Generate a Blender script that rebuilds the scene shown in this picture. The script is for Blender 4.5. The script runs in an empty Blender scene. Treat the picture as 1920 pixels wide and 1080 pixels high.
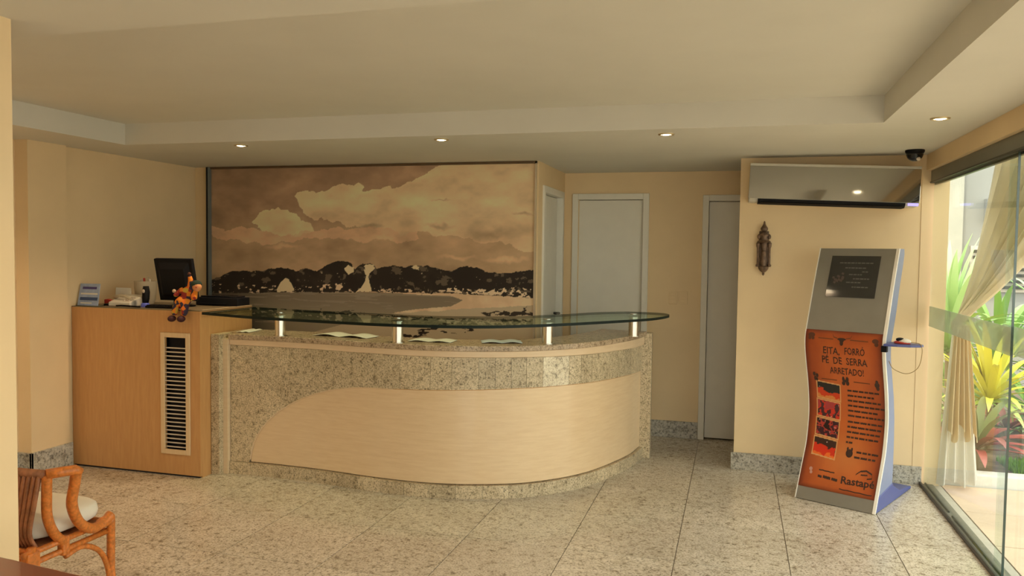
import bpy, bmesh, math, random
import numpy as np
from mathutils import Vector, Matrix, Euler
random.seed(7)
PI = math.pi
sc = bpy.context.scene
COL = sc.collection

# ------------------------------------------------------------------ camera
cam_data = bpy.data.cameras.new('camera')
cam = bpy.data.objects.new('camera', cam_data)
COL.objects.link(cam)
sc.camera = cam
cam_data.sensor_width = 36.0
cam_data.lens = 1481.33 / 1920 * 36.0
cam_data.clip_start = 0.05
cam_data.clip_end = 200
EYE = 1.6
def camera_matrix(yaw, pitch, roll):
    f = Vector((math.sin(yaw) * math.cos(pitch), math.cos(yaw) * math.cos(pitch), math.sin(pitch)))
    r = Vector((math.cos(yaw), -math.sin(yaw), 0))
    u = r.cross(f)
    c, s = math.cos(roll), math.sin(roll)
    r2, u2 = c * r + s * u, -s * r + c * u
    m = Matrix((r2, u2, -f)).transposed().to_4x4()
    m.translation = (0, 0, EYE)
    return m
cam.matrix_world = camera_matrix(-0.276193, -0.04506846, 0.01303767)

# ------------------------------------------------------------------ world, sun, exposure
world = bpy.data.worlds.new('sky')
sc.world = world
world.use_nodes = True
bg = world.node_tree.nodes['Background']
bg.inputs['Color'].default_value = (1.0, 0.97, 0.90, 1)
bg.inputs['Strength'].default_value = 2.8
sun_data = bpy.data.lights.new('sun', 'SUN')
sun_data.energy = 1.8
sun_data.angle = 0.03
sun_data.color = (1.0, 0.93, 0.80)
sun = bpy.data.objects.new('sun', sun_data)
COL.objects.link(sun)
sun.rotation_euler = Vector((0.28, 0.50, -0.82)).to_track_quat('-Z', 'Y').to_euler()
sun.location = (0, 0, 12)
sc.view_settings.view_transform = 'Standard'
sc.view_settings.look = 'None'
sc.view_settings.gamma = 1.0
sc.view_settings.use_curve_mapping = False
sc.view_settings.exposure = 0.22
sc.cycles.max_bounces = 7
sc.cycles.diffuse_bounces = 4
sc.cycles.glossy_bounces = 3
sc.cycles.transparent_max_bounces = 10
sc.cycles.use_adaptive_sampling = True
sc.cycles.adaptive_threshold = 0.03

# ------------------------------------------------------------------ helpers
class MB:
    def __init__(s): s.v = []; s.f = []
    def add(s, vs, fs):
        b = len(s.v); s.v += [tuple(p) for p in vs]; s.f += [tuple(b + i for i in q) for q in fs]; return s
    def box(s, x0, x1, y0, y1, z0, z1):
        return s.add([(x0,y0,z0),(x1,y0,z0),(x1,y1,z0),(x0,y1,z0),(x0,y0,z1),(x1,y0,z1),(x1,y1,z1),(x0,y1,z1)],
                     [(3,2,1,0),(4,5,6,7),(0,1,5,4),(1,2,6,5),(2,3,7,6),(3,0,4,7)])
    def tube(s, pts, r, n=8, closed=False):
        P = [Vector(p) for p in pts]; m = len(P)
        R = r if isinstance(r, (list, tuple)) else [r] * m
        rings = []; up = None
        for i in range(m):
            if closed: t = P[(i+1) % m] - P[i-1]
            else: t = P[min(i+1, m-1)] - P[max(i-1, 0)]
            t.normalize()
            if up is None: up = Vector((0,0,1)) if abs(t.z) < 0.9 else Vector((1,0,0))
            a = t.cross(up)
            if a.length < 1e-5: a = t.orthogonal()
            a.normalize(); b = a.cross(t).normalized(); up = b
            rings.append([P[i] + R[i] * (math.cos(2*PI*k/n) * a + math.sin(2*PI*k/n) * b) for k in range(n)])
        vs = [p for g in rings for p in g]; fs = []
        for i in range(m if closed else m - 1):
            j = (i + 1) % m
            for k in range(n):
                l = (k + 1) % n
                fs.append((i*n+k, j*n+k, j*n+l, i*n+l))
        if not closed:
            fs.append(tuple(range(n))); fs.append(tuple((m-1)*n + k for k in reversed(range(n))))
        return s.add(vs, fs)
    def lathe(s, prof, c=(0,0,0), n=20):
        vs = []; fs = []
        for r, z in prof:
            for k in range(n):
                vs.append((c[0] + r*math.cos(2*PI*k/n), c[1] + r*math.sin(2*PI*k/n), c[2] + z))
        for i in range(len(prof)-1):
            for k in range(n):
                l = (k+1) % n
                fs.append((i*n+k, i*n+l, (i+1)*n+l, (i+1)*n+k))
        fs.append(tuple(reversed(range(n)))); fs.append(tuple((len(prof)-1)*n+k for k in range(n)))
        return s.add(vs, fs)
    def prism(s, poly, fn, a, b):
        # poly: list of 2d points; fn(p, h) -> 3d
        n = len(poly)
        vs = [fn(p, a) for p in poly] + [fn(p, b) for p in poly]
        fs = [tuple(reversed(range(n))), tuple(range(n, 2*n))] + [(i, (i+1) % n, n+(i+1) % n, n+i) for i in range(n)]
        return s.add(vs, fs)
    def grid(s, fn, nu, nv, flip=False):
        vs = [fn(i/nu, j/nv) for j in range(nv+1) for i in range(nu+1)]
        fs = []
        for j in range(nv):
            for i in range(nu):
                a = j*(nu+1)+i
                q = (a, a+1, a+nu+2, a+nu+1)
                fs.append(q[::-1] if flip else q)
        return s.add(vs, fs)
    def ball(s, c, r, n=14, m=9, sq=1.0):
        rx, ry, rz = r if isinstance(r, (tuple, list)) else (r, r, r)
        prof = []
        vs = []; fs = []
        for j in range(m+1):
            th = PI*(0.02 + 0.96*j/m)
            for k in range(n):
                vs.append((c[0]+rx*math.sin(th)*math.cos(2*PI*k/n), c[1]+ry*math.sin(th)*math.sin(2*PI*k/n), c[2]-rz*math.cos(th)))
        for j in range(m):
            for k in range(n):
                l = (k+1) % n
                fs.append((j*n+k, j*n+l, (j+1)*n+l, (j+1)*n+k))
        fs.append(tuple(reversed(range(n)))); fs.append(tuple(m*n+k for k in range(n)))
        return s.add(vs, fs)
    def build(s, name, mat, parent=None, smooth=False, bevel=0, world=True, fixn=True, solid=0):
        off = Vector((0,0,0))
        if parent is not None and world:
            p = parent
            while p: off += Vector(p.location); p = p.parent
        me = bpy.data.meshes.new(name)
        me.from_pydata([tuple(Vector(q) - off) for q in s.v], [], s.f)
        if fixn:
            bm = bmesh.new(); bm.from_mesh(me); bmesh.ops.recalc_face_normals(bm, faces=bm.faces); bm.to_mesh(me); bm.free()
        if mat: me.materials.append(mat)
        if smooth:
            me.polygons.foreach_set('use_smooth', [True]*len(me.polygons))
        o = bpy.data.objects.new(name, me); COL.objects.link(o)
        if parent: o.parent = parent
        if smooth == 'auto':
            try: me.set_sharp_from_angle(angle=math.radians(40))
            except Exception: pass
        if solid:
            m = o.modifiers.new('thickness', 'SOLIDIFY'); m.thickness = solid; m.offset = 0
        if bevel:
            m = o.modifiers.new('bevel', 'BEVEL'); m.width = bevel; m.segments = 2; m.limit_method = 'ANGLE'; m.angle_limit = math.radians(40)
        return o

def tag(o, label=None, cat=None, group=None, kind=None):
    if label: o['label'] = label
    if cat: o['category'] = cat
    if group: o['group'] = group
    if kind: o['kind'] = kind
    return o
def thing(name, loc, label, cat, group=None, rz=0):
    o = bpy.data.objects.new(name, None); COL.objects.link(o)
    o.empty_display_size = 0.1
    o.location = loc; o.rotation_euler = (0, 0, rz)
    return tag(o, label, cat, group)
def struct(o, label=None): return tag(o, label, None, None, 'structure')
def copy_tree(o, parent=None):
    c = o.copy(); COL.objects.link(c)
    if parent: c.parent = parent
    for ch in list(o.children): copy_tree(ch, c)
    return c

def catmull(pts, n=12):
    P = [np.array(p, float) for p in pts]; out = []
    P = [2*P[0]-P[1]] + P + [2*P[-1]-P[-2]]
    for i in range(1, len(P)-2):
        for k in range(n):
            t = k/n
            a, b, c, d = P[i-1], P[i], P[i+1], P[i+2]
            out.append(0.5*((2*b)+(-a+c)*t+(2*a-5*b+4*c-d)*t*t+(-a+3*b-3*c+d)*t**3))
    out.append(P[-2]); return out

# ------------------------------------------------------------------ materials
def new_mat(name):
    m = bpy.data.materials.new(name); m.use_nodes = True
    nt = m.node_tree; b = nt.nodes['Principled BSDF']
    return m, nt, b
def node(nt, t, **kw):
    n = nt.nodes.new(t)
    for k, v in kw.items(): setattr(n, k, v)
    return n
def coords(nt, scale=(1,1,1), obj=True):
    tc = node(nt, 'ShaderNodeTexCoord'); mp = node(nt, 'ShaderNodeMapping')
    nt.links.new(tc.outputs['Object'], mp.inputs['Vector'])
    mp.inputs['Scale'].default_value = scale
    return mp.outputs['Vector']
def ramp(nt, fac, stops):
    r = node(nt, 'ShaderNodeValToRGB')
    e = r.color_ramp.elements
    while len(e) < len(stops): e.new(0.5)
    for i, (p, c) in enumerate(stops):
        e[i].position = p; e[i].color = (*c, 1) if len(c) == 3 else c
    nt.links.new(fac, r.inputs['Fac']); return r.outputs['Color']
def noise(nt, vec, scale, detail=4, rough=0.55):
    n = node(nt, 'ShaderNodeTexNoise')
    n.inputs['Scale'].default_value = scale; n.inputs['Detail'].default_value = detail; n.inputs['Roughness'].default_value = rough
    nt.links.new(vec, n.inputs['Vector']); return n.outputs['Fac']
def bump(nt, b, h, strength=0.1, dist=0.01):
    n = node(nt, 'ShaderNodeBump'); n.inputs['Strength'].default_value = strength; n.inputs['Distance'].default_value = dist
    nt.links.new(h, n.inputs['Height']); nt.links.new(n.outputs['Normal'], b.inputs['Normal'])
def sh(c, k): return tuple(min(1, x*k) for x in c)
def plain(name, c, rough=0.5, metal=0.0, var=0.06, scale=8, bmp=0.0, spec=0.5, emit=None, es=0):
    m, nt, b = new_mat(name)
    v = coords(nt); f = noise(nt, v, scale)
    col = ramp(nt, f, [(0.3, sh(c, 1-var)), (0.7, sh(c, 1+var))])
    nt.links.new(col, b.inputs['Base Color'])
    b.inputs['Roughness'].default_value = rough; b.inputs['Metallic'].default_value = metal
    b.inputs['Specular IOR Level'].default_value = spec
    if bmp: bump(nt, b, noise(nt, v, scale*12, 3), bmp, 0.004)
    if emit:
        b.inputs['Emission Color'].default_value = (*emit, 1); b.inputs['Emission Strength'].default_value = es
    return m
def granite(name, light, mid, dark, rough=0.25, scale=90, rnd=0.0):
    m, nt, b = new_mat(name)
    v = coords(nt)
    if rnd:
        oi = node(nt, 'ShaderNodeObjectInfo'); ad = node(nt, 'ShaderNodeVectorMath', operation='MULTIPLY_ADD')
        cmb = node(nt, 'ShaderNodeCombineXYZ')
        for i in range(3): nt.links.new(oi.outputs['Random'], cmb.inputs[i])
        nt.links.new(cmb.outputs[0], ad.inputs[0]); ad.inputs[1].default_value = (37, 53, 71); nt.links.new(v, ad.inputs[2])
        v = ad.outputs[0]
    n1 = noise(nt, v, scale, 6, 0.7); n2 = noise(nt, v, scale*0.28, 4, 0.6); n3 = noise(nt, v, scale*0.03, 2)
    c1 = ramp(nt, n1, [(0.36, dark), (0.44, mid), (0.54, light), (0.72, sh(light, 1.12))])
    c2 = ramp(nt, n2, [(0.30, (0.40, 0.37, 0.33)), (0.42, (0.86, 0.84, 0.80)), (0.6, (1, 1, 1))])
    c3 = ramp(nt, n3, [(0.3, (0.84, 0.82, 0.80)), (0.7, (1, 1, 1))])
    mx = node(nt, 'ShaderNodeMix', data_type='RGBA', blend_type='MULTIPLY'); mx.inputs[0].default_value = 1
    nt.links.new(c1, mx.inputs[6]); nt.links.new(c2, mx.inputs[7])
    mx2 = node(nt, 'ShaderNodeMix', data_type='RGBA', blend_type='MULTIPLY'); mx2.inputs[0].default_value = 1
    nt.links.new(mx.outputs[2], mx2.inputs[6]); nt.links.new(c3, mx2.inputs[7])
    last = mx2.outputs[2]
    if rnd:
        rr = ramp(nt, oi.outputs['Random'], [(0, (1-rnd,)*3), (1, (1, 1, 1))])
        mx3 = node(nt, 'ShaderNodeMix', data_type='RGBA', blend_type='MULTIPLY'); mx3.inputs[0].default_value = 1
        nt.links.new(last, mx3.inputs[6]); nt.links.new(rr, mx3.inputs[7]); last = mx3.outputs[2]
    nt.links.new(last, b.inputs['Base Color'])
    b.inputs['Roughness'].default_value = rough
    return m
def wood(name, c1, c2, rough=0.4, stretch=(3, 3, 0.6), scale=14, coat=0.0):
    m, nt, b = new_mat(name)
    v = coords(nt, stretch)
    f = noise(nt, v, scale, 8, 0.65)
    col = ramp(nt, f, [(0.3, c1), (0.7, c2)])
    nt.links.new(col, b.inputs['Base Color']); b.inputs['Roughness'].default_value = rough
    b.inputs['Coat Weight'].default_value = coat
    bump(nt, b, f, 0.03, 0.002)
    return m
def thin_glass(name, tint, refl=0.025, rough=0.0):
    m = bpy.data.materials.new(name); m.use_nodes = True; nt = m.node_tree
    nt.nodes.remove(nt.nodes['Principled BSDF']); out = nt.nodes['Material Output']
    tr = node(nt, 'ShaderNodeBsdfTransparent'); tr.inputs['Color'].default_value = (*tint, 1)
    gl = node(nt, 'ShaderNodeBsdfGlossy'); gl.inputs['Roughness'].default_value = rough; gl.inputs['Color'].default_value = (0.9, 0.95, 0.92, 1)
    lw_ = node(nt, 'ShaderNodeLayerWeight'); lw_.inputs['Blend'].default_value = 0.5
    pw = node(nt, 'ShaderNodeMath', operation='POWER'); pw.inputs[1].default_value = 5.0; nt.links.new(lw_.outputs['Facing'], pw.inputs[0])
    fr = node(nt, 'ShaderNodeMath', operation='MULTIPLY_ADD'); fr.inputs[1].default_value = 0.45; fr.inputs[2].default_value = refl; nt.links.new(pw.outputs[0], fr.inputs[0])
    mx = node(nt, 'ShaderNodeMixShader')
    nt.links.new(fr.outputs[0], mx.inputs[0]); nt.links.new(tr.outputs[0], mx.inputs[1]); nt.links.new(gl.outputs[0], mx.inputs[2])
    nt.links.new(mx.outputs[0], out.inputs['Surface'])
    return m
def printed(name, rough=0.45, spec=0.5):
    m, nt, b = new_mat(name)
    a = node(nt, 'ShaderNodeVertexColor', layer_name='print')
    nt.links.new(a.outputs['Color'], b.inputs['Base Color'])
    b.inputs['Roughness'].default_value = rough; b.inputs['Specular IOR Level'].default_value = spec
    return m
def emissive(name, c, s):
    m, nt, b = new_mat(name)
    b.inputs['Base Color'].default_value = (*c, 1); b.inputs['Emission Color'].default_value = (*c, 1); b.inputs['Emission Strength'].default_value = s
    return m
def leafmat(name, c1, c2, c3=None, rough=0.4):
    m, nt, b = new_mat(name)
    tc = node(nt, 'ShaderNodeTexCoord'); sp = node(nt, 'ShaderNodeSeparateXYZ'); nt.links.new(tc.outputs['Generated'], sp.inputs[0])
    st = [(0.0, c1), (0.6, c2)] + ([(1.0, c3)] if c3 else [(1.0, sh(c2, 1.2))])
    nt.links.new(ramp(nt, sp.outputs['X'], st), b.inputs['Base Color'])
    b.inputs['Roughness'].default_value = rough
    b.inputs['Subsurface Weight'].default_value = 0.0
    return m

M = {}
M['wall'] = plain('peach_paint', (0.82, 0.63, 0.375), 0.6, var=0.03, scale=3, bmp=0.05)
M['ceil'] = plain('cream_ceiling_paint', (0.68, 0.665, 0.60), 0.75, var=0.03, scale=2)
M['white'] = plain('off_white_paint', (0.80, 0.77, 0.68), 0.45, var=0.02)
M['floor'] = granite('polished_floor_granite', (0.78, 0.72, 0.62), (0.60, 0.54, 0.45), (0.20, 0.17, 0.14), 0.24, 92, 0.10)
M['grout'] = plain('dark_grout', (0.20, 0.17, 0.14), 0.9)
M['base'] = granite('grey_baseboard_granite', (0.60, 0.57, 0.50), (0.40, 0.38, 0.33), (0.12, 0.11, 0.10), 0.3, 60)
M['granite'] = granite('beige_counter_granite', (0.86, 0.72, 0.50), (0.62, 0.50, 0.32), (0.10, 0.08, 0.055), 0.32, 105, 0.22)
M['granite_pale'] = granite('pale_counter_granite', (0.95, 0.85, 0.66), (0.82, 0.71, 0.52), (0.34, 0.27, 0.18), 0.32, 105)
M['counter_top'] = granite('warm_top_granite', (0.62, 0.47, 0.32), (0.45, 0.33, 0.22), (0.14, 0.10, 0.07), 0.25, 110)
M['wood'] = wood('honey_veneer', (0.57, 0.295, 0.11), (0.66, 0.365, 0.145), 0.42, (5, 5, 0.5), 9)
M['panel'] = wood('pale_veneer', (0.78, 0.56, 0.33), (0.86, 0.65, 0.41), 0.30, (0.7, 0.7, 7), 9, 0.5)
M['cream'] = wood('cream_lacquer_wood', (0.76, 0.56, 0.35), (0.83, 0.64, 0.43), 0.35, (0.6, 0.6, 5), 9)
M['trimwood'] = wood('pale_frame_wood', (0.74, 0.53, 0.30), (0.80, 0.60, 0.36), 0.45)
M['glass'] = thin_glass('clear_door_glass', (0.93, 0.97, 0.94))
M['topglass'] = thin_glass('green_tinted_glass', (0.80, 0.90, 0.84))
M['glass_edge'] = plain('dark_green_glass_edge', (0.006, 0.014, 0.011), 0.5, spec=0.2)
M['glass_side'] = plain('glass_side_edge', (0.04, 0.07, 0.06), 0.15, spec=0.8)
M['frost'] = None
M['chrome'] = plain('brushed_steel', (0.78, 0.74, 0.66), 0.22, 1.0, var=0.02)
M['alu'] = plain('dull_green_grey_aluminium', (0.20, 0.20, 0.165), 0.4, 0.4, var=0.03)
M['darkmetal'] = plain('dark_metal_rail', (0.05, 0.05, 0.045), 0.35, 0.6)
M['black'] = plain('black_plastic', (0.008, 0.008, 0.010), 0.6, spec=0.2)
M['blackgloss'] = plain('glossy_black', (0.01, 0.01, 0.012), 0.08)
M['dark'] = plain('dark_void', (0.012, 0.010, 0.012), 0.9)
M['slat'] = plain('aluminium_slat', (0.72, 0.64, 0.56), 0.4, 0.3)
M['silver'] = plain('brushed_silver_sheet', (0.29, 0.275, 0.245), 0.42, 0.5, var=0.04)
M['bluegrey'] = plain('blue_grey_enamel', (0.20, 0.24, 0.38), 0.4, var=0.03)
M['blue'] = plain('deep_blue_enamel', (0.07, 0.09, 0.28), 0.4, var=0.03)
M['pearl'] = plain('pearl_edge_trim', (0.85, 0.80, 0.72), 0.3)
M['ink'] = plain('dark_brown_ink', (0.045, 0.018, 0.010), 0.6)
M['ink2'] = plain('brown_ink', (0.14, 0.045, 0.015), 0.6)
M['mirror'] = plain('grey_mirror_panel', (0.46, 0.45, 0.43), 0.06, 1.0, var=0.0)
M['acwhite'] = plain('air_conditioner_plastic', (0.62, 0.59, 0.52), 0.4, var=0.02)
M['bronze'] = plain('aged_bronze', (0.16, 0.10, 0.065), 0.45, 0.35, var=0.5, scale=40, bmp=0.3)
M['rattan'] = plain('orange_rattan', (0.66, 0.20, 0.035), 0.36, var=0.3, scale=60, bmp=0.2)
M['rattan2'] = plain('dark_rattan_slat', (0.36, 0.14, 0.06), 0.45, var=0.35, scale=30, bmp=0.2)
M['cushion'] = plain('ivory_cushion', (0.82, 0.76, 0.64), 0.85, var=0.03, bmp=0.1)
M['mahogany'] = wood('mahogany', (0.10, 0.018, 0.012), (0.17, 0.035, 0.02), 0.25, (0.8, 6, 6), 10, 0.3)
M['paper'] = plain('white_paper', (0.80, 0.76, 0.66), 0.8, var=0.02)
M['bluepaper'] = plain('pale_blue_leaflet', (0.36, 0.44, 0.62), 0.7, var=0.15, scale=20)
M['beige'] = plain('beige_plastic', (0.55, 0.48, 0.35), 0.45, var=0.03)
M['red'] = plain('red_plastic', (0.50, 0.05, 0.03), 0.4)
M['bluelight'] = plain('bright_blue_plastic', (0.12, 0.16, 0.75), 0.35)
M['lampglow'] = emissive('lamp_glow', (1.0, 0.86, 0.55), 14)
M['led'] = emissive('violet_indicator', (0.35, 0.30, 1.0), 1.2)
M['lamprim'] = plain('lamp_rim', (0.55, 0.45, 0.28), 0.35, 0.6)
M['curtain'] = None

# ------------------------------------------------------------------ room shell
ZC, ZR = 2.315, 2.46
GX = 1.31                    # glass line
YR, YM, YB = 6.10, 6.02, 6.99  # right wall, mural wall, corridor wall
Y0 = -2.6
# floor
fl = MB().box(-4.85, 1.42, Y0, 7.20, -0.12, -0.004).build('floor', M['grout']); struct(fl, 'floor of large polished speckled granite tiles')
TX, TY, TG = 0.5755, 0.625, 0.0022
tile_me = None
tx0 = 0.302 - 9*TX
for i in range(-1, 11):
    for j in range(-12, 5):
        x0 = tx0 + i*TX; y0 = 4.14 + j*TY
        cx0, cx1 = max(x0, -4.80), min(x0+TX, GX + 0.06)
        cy0, cy1 = max(y0, Y0), min(y0+TY, 7.04)
        if cx1 - cx0 < 0.03 or cy1 - cy0 < 0.03: continue
        full = abs(cx1-cx0-TX) < 1e-6 and abs(cy1-cy0-TY) < 1e-6
        if full and tile_me:
            o = bpy.data.objects.new('tile', tile_me); COL.objects.link(o); o.parent = fl
        else:
            hx, hy = (cx1-cx0)/2 - TG, (cy1-cy0)/2 - TG
            mb = MB().box(-hx, hx, -hy, hy, -0.012, 0.0)
            o = mb.build('tile', M['floor'])
            o.parent = fl
            if full: tile_me = o.data
        o.location = ((cx0+cx1)/2, (cy0+cy1)/2, random.uniform(-0.0003, 0.0003))

# ceiling: soffit ring with a recessed tray
RX0, RX1, RY0, RY1 = -4.13, 0.735, 2.18, 4.61
c = MB()
c.box(-4.85, RX0, Y0, 7.15, ZC, 2.60)
c.box(RX1, 1.45, Y0, 7.15, ZC, 2.60)
c.box(RX0, RX1, Y0, RY0, ZC, 2.60)
c.box(RX0, RX1, RY1, 7.15, ZC, 2.60)
c.box(RX0, RX1, RY0, RY1, ZR, 2.60)
struct(c.build('ceiling', M['ceil']), 'cream ceiling with a shallow recessed tray')

def wall(name, boxes, label=None, mat=None):
    m = MB()
    for b in boxes: m.box(*b)
    return struct(m.build(name, mat or M['wall']), label)
wall('wall_left', [(-4.85, -4.70, Y0, 4.24, 0, ZC), (-4.85, -4.645, 4.26, YM+0.2, 0, ZC)])
wall('wall_left_pilaster', [(-4.70, -4.593, 4.24, 4.56, 0, ZC)], 'shallow peach pilaster beside the wooden cabinet')
wall('wall_mural', [(-4.645, -1.62, YM, YM+0.12, 0, ZC)])
wall('wall_partition', [(-1.62, -1.50, YM, 6.20, 0, ZC), (-1.62, -1.50, 6.87, YB, 0, ZC), (-1.62, -1.50, 6.20, 6.87, 2.10, ZC), (-1.66, -1.62, YM+0.12, YB, 0, ZC)])
wall('wall_corridor', [(-1.62, -1.37, YB, YB+0.14, 0, ZC), (-0.79, -0.245, YB, YB+0.14, 0, ZC), (0.60, 1.42, YB, YB+0.14, 0, ZC),
                       (-1.37, -0.79, YB, YB+0.14, 2.09, ZC), (-0.245, 0.60, YB, YB+0.14, 2.075, ZC), (-1.62, 1.42, YB+0.14, YB+0.18, -0.05, ZC)])
wall('wall_right', [(0.015, 1.232, YR, YR+0.16, 0, ZC), (1.232, 1.405, YR-0.004, YR+0.16, 0, ZC)], 'peach wall panel behind the kiosk')
wall('wall_right_return', [(1.36, 1.405, YR+0.16, YB+0.14, 0, ZC)])
wall('wall_column', [(-2.62, -2.224, 1.50, 2.0, 0, ZC)], 'bright peach column in the left foreground')
# front of the lobby, behind the viewer: unseen wall, closed but for one bay to limit daylight
wall('wall_front', [(-4.85, -0.9, Y0-0.15, Y0, 0, ZC), (-0.9, 1.0, Y0-0.15, Y0, 2.1, ZC), (1.0, 1.45, Y0-0.15, Y0, 0, ZC)])

# baseboards
struct(MB().box(-0.005, 0.012, YR-0.018, YR+0.16, 0, 0.128).box(0.012, 1.29, YR-0.018, YR-0.004, 0, 0.128).build('baseboard_right', M['base'], bevel=0.002))
struct(MB().box(-0.735, -0.29, YB-0.016, YB, 0, 0.145).build('baseboard_corridor', M['base'], bevel=0.002))
struct(MB().box(-4.70, -4.575, 4.222, 4.24, 0, 0.19).box(-4.593, -4.575, 4.222, 4.575, 0, 0.19).box(-4.70, -4.682, Y0, 4.222, 0, 0.19).build('baseboard_left', M['base'], bevel=0.002))
# beam over the sliding door
beam = struct(MB().box(1.255, 1.40, Y0, YR-0.004, 2.205, ZC).build('trim_1', M['wall']), 'peach beam above the sliding glass door')

# ------------------------------------------------------------------ doors
def door_y(name, x0, x1, ztop, leaf_x0, leaf_x1, label):
    fr = MB()
    fw = 0.052
    fr.box(x0, x0+fw, YB-0.018, YB+0.10, 0, ztop).box(x1-fw, x1, YB-0.018, YB+0.10, 0, ztop).box(x0+fw, x1-fw, YB-0.018, YB+0.10, ztop-fw, ztop)
    d = struct(fr.build(name, M['white'], bevel=0.004), label)
    MB().box(leaf_x0, leaf_x1, YB+0.03, YB+0.065, 0.012, ztop-fw-0.004).build('leaf', M['white'], d, bevel=0.003)
    return d
d2 = door_y('door_2', -1.425, -0.744, 2.13, -1.372, -0.797, 'white door at the end of the corridor')
d3 = door_y('door_3', -0.288, 0.645, 2.112, -0.234, 0.591, 'shaded white door half hidden by the right wall')
# door 1 in the partition
XP = -1.50
fr = MB().box(XP-0.10, XP+0.016, 6.155, 6.205, 0, 2.14).box(XP-0.10, XP+0.016, 6.865, 6.915, 0, 2.14).box(XP-0.10, XP+0.016, 6.205, 6.865, 2.085, 2.14)
d1 = struct(fr.build('door_1', M['white'], bevel=0.004), 'white door beside the mural')
MB().box(XP-0.075, XP-0.040, 6.21, 6.86, 0.012, 2.08).build('leaf', M['white'], d1, bevel=0.003)
MB().box(XP-0.040, XP-0.025, 6.30, 6.325, 1.20, 1.58).build('door_pull', M['bronze'], d1, bevel=0.004)
MB().tube([(XP-0.04, 6.79, 1.07), (XP+0.012, 6.79, 1.07)], 0.011).tube([(XP+0.008, 6.80, 1.07), (XP+0.008, 6.66, 1.068)], 0.010).lathe([(0.026, 0), (0.026, 0.001)], (XP-0.03, 6.79, 1.07), 12).build('door_handle', M['darkmetal'], d1)

# ------------------------------------------------------------------ sliding glass door on the right
dg = struct(MB().box(GX-0.025, GX+0.06, Y0, YR-0.004, 2.118, 2.205).build('door_4', M['alu'], bevel=0.003), 'sliding glass door onto the garden')
MB().box(GX-0.03, GX-0.012, Y0, YR-0.004, 2.118, 2.128).box(GX+0.0, GX+0.012, Y0, YR-0.004, 2.104, 2.12).build('header_lip', M['darkmetal'], dg)
MB().box(GX-0.028, GX+0.055, Y0, YR-0.02, 0.0, 0.012).build('floor_track', M['alu'], dg, bevel=0.002)
MB().box(GX-0.034, GX-0.022, 3.5, YR-0.02, 0.0, 0.026).box(GX+0.0, GX+0.01, Y0, 5.35, 0.0, 0.022).box(GX+0.0, GX+0.01, 5.43, YR-0.02, 0.0, 0.022).build('track_rail', M['darkmetal'], dg, bevel=0.002)
def frosted(name):
    m = bpy.data.materials.new(name); m.use_nodes = True; nt = m.node_tree
    b = nt.nodes['Principled BSDF']; b.inputs['Base Color'].default_value = (0.80, 0.83, 0.76, 1); b.inputs['Roughness'].default_value = 0.5
    tr = node(nt, 'ShaderNodeBsdfTransparent'); tr.inputs['Color'].default_value = (0.82, 0.88, 0.80, 1)
    mx = node(nt, 'ShaderNodeMixShader'); mx.inputs[0].default_value = 0.42
    nt.links.new(tr.outputs[0], mx.inputs[1]); nt.links.new(b.outputs[0], mx.inputs[2]); nt.links.new(mx.outputs[0], nt.nodes['Material Output'].inputs['Surface'])
    return m
M['frost'] = frosted('frosted_green_band')
def pane(x, y0, y1):
    p = MB().box(x-0.004, x+0.004, y0, y1, 0.022, 2.12).build('pane', M['glass'], dg)
    MB().box(x-0.0055, x+0.0055, y0-0.003, y0, 0.022, 2.12).build('pane_edge', M['glass_side'], dg)
    b = MB().box(x-0.0065, x-0.005, y0+0.001, y1-0.001, 1.125, 1.265).build('frosted_band', M['frost'], dg)
    return p
pane(GX-0.005, 4.37, YR-0.03)
pane(GX+0.026, Y0+0.1, 4.60)

# ------------------------------------------------------------------ ceiling downlights
def downlight(x, y, label, energy):
    t = thing('downlight', (x, y, ZC), label, 'ceiling light', 'downlights in the ceiling soffit')
    prof = [(0.030, -0.001), (0.042, -0.006), (0.047, -0.004), (0.048, 0.0)]
    n = 24; m = MB()
    ring = [(0.048, -0.0005), (0.046, -0.007), (0.037, -0.008), (0.033, -0.002)]
    vs = []; fs = []
    for r, z in ring:
        for k in range(n): vs.append((x+r*math.cos(2*PI*k/n), y+r*math.sin(2*PI*k/n), ZC+z))
    for i in range(3):
        for k in range(n): fs.append((i*n+k, i*n+(k+1) % n, (i+1)*n+(k+1) % n, (i+1)*n+k))
    m.add(vs, fs).build('rim', M['lamprim'], t, smooth=True)
    MB().lathe([(0.033, -0.0015), (0.030, -0.004), (0.012, -0.009)], (x, y, ZC), 20).build('bulb', M['lampglow'], t, smooth=True)
    ld = bpy.data.lights.new('downlight_beam', 'SPOT'); ld.energy = energy*0.62; ld.spot_size = 2.3; ld.spot_blend = 0.9; ld.shadow_soft_size = 0.05
    ld.color = (1.0, 0.71, 0.43)
    lo = bpy.data.objects.new('beam', ld); COL.objects.link(lo); lo.parent = t; lo.location = (0, 0, -0.02)
    return t
downlight(-3.31, 4.77, 'lit downlight above the wooden cabinet, leftmost of the row', 75)
downlight(-1.83, 4.76, 'lit downlight above the middle of the reception counter', 55)
downlight(-0.42, 4.80, 'lit downlight in front of the corridor, third of the row', 10)
downlight(0.985, 4.52, 'lit downlight near the sliding glass door', 30)
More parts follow.
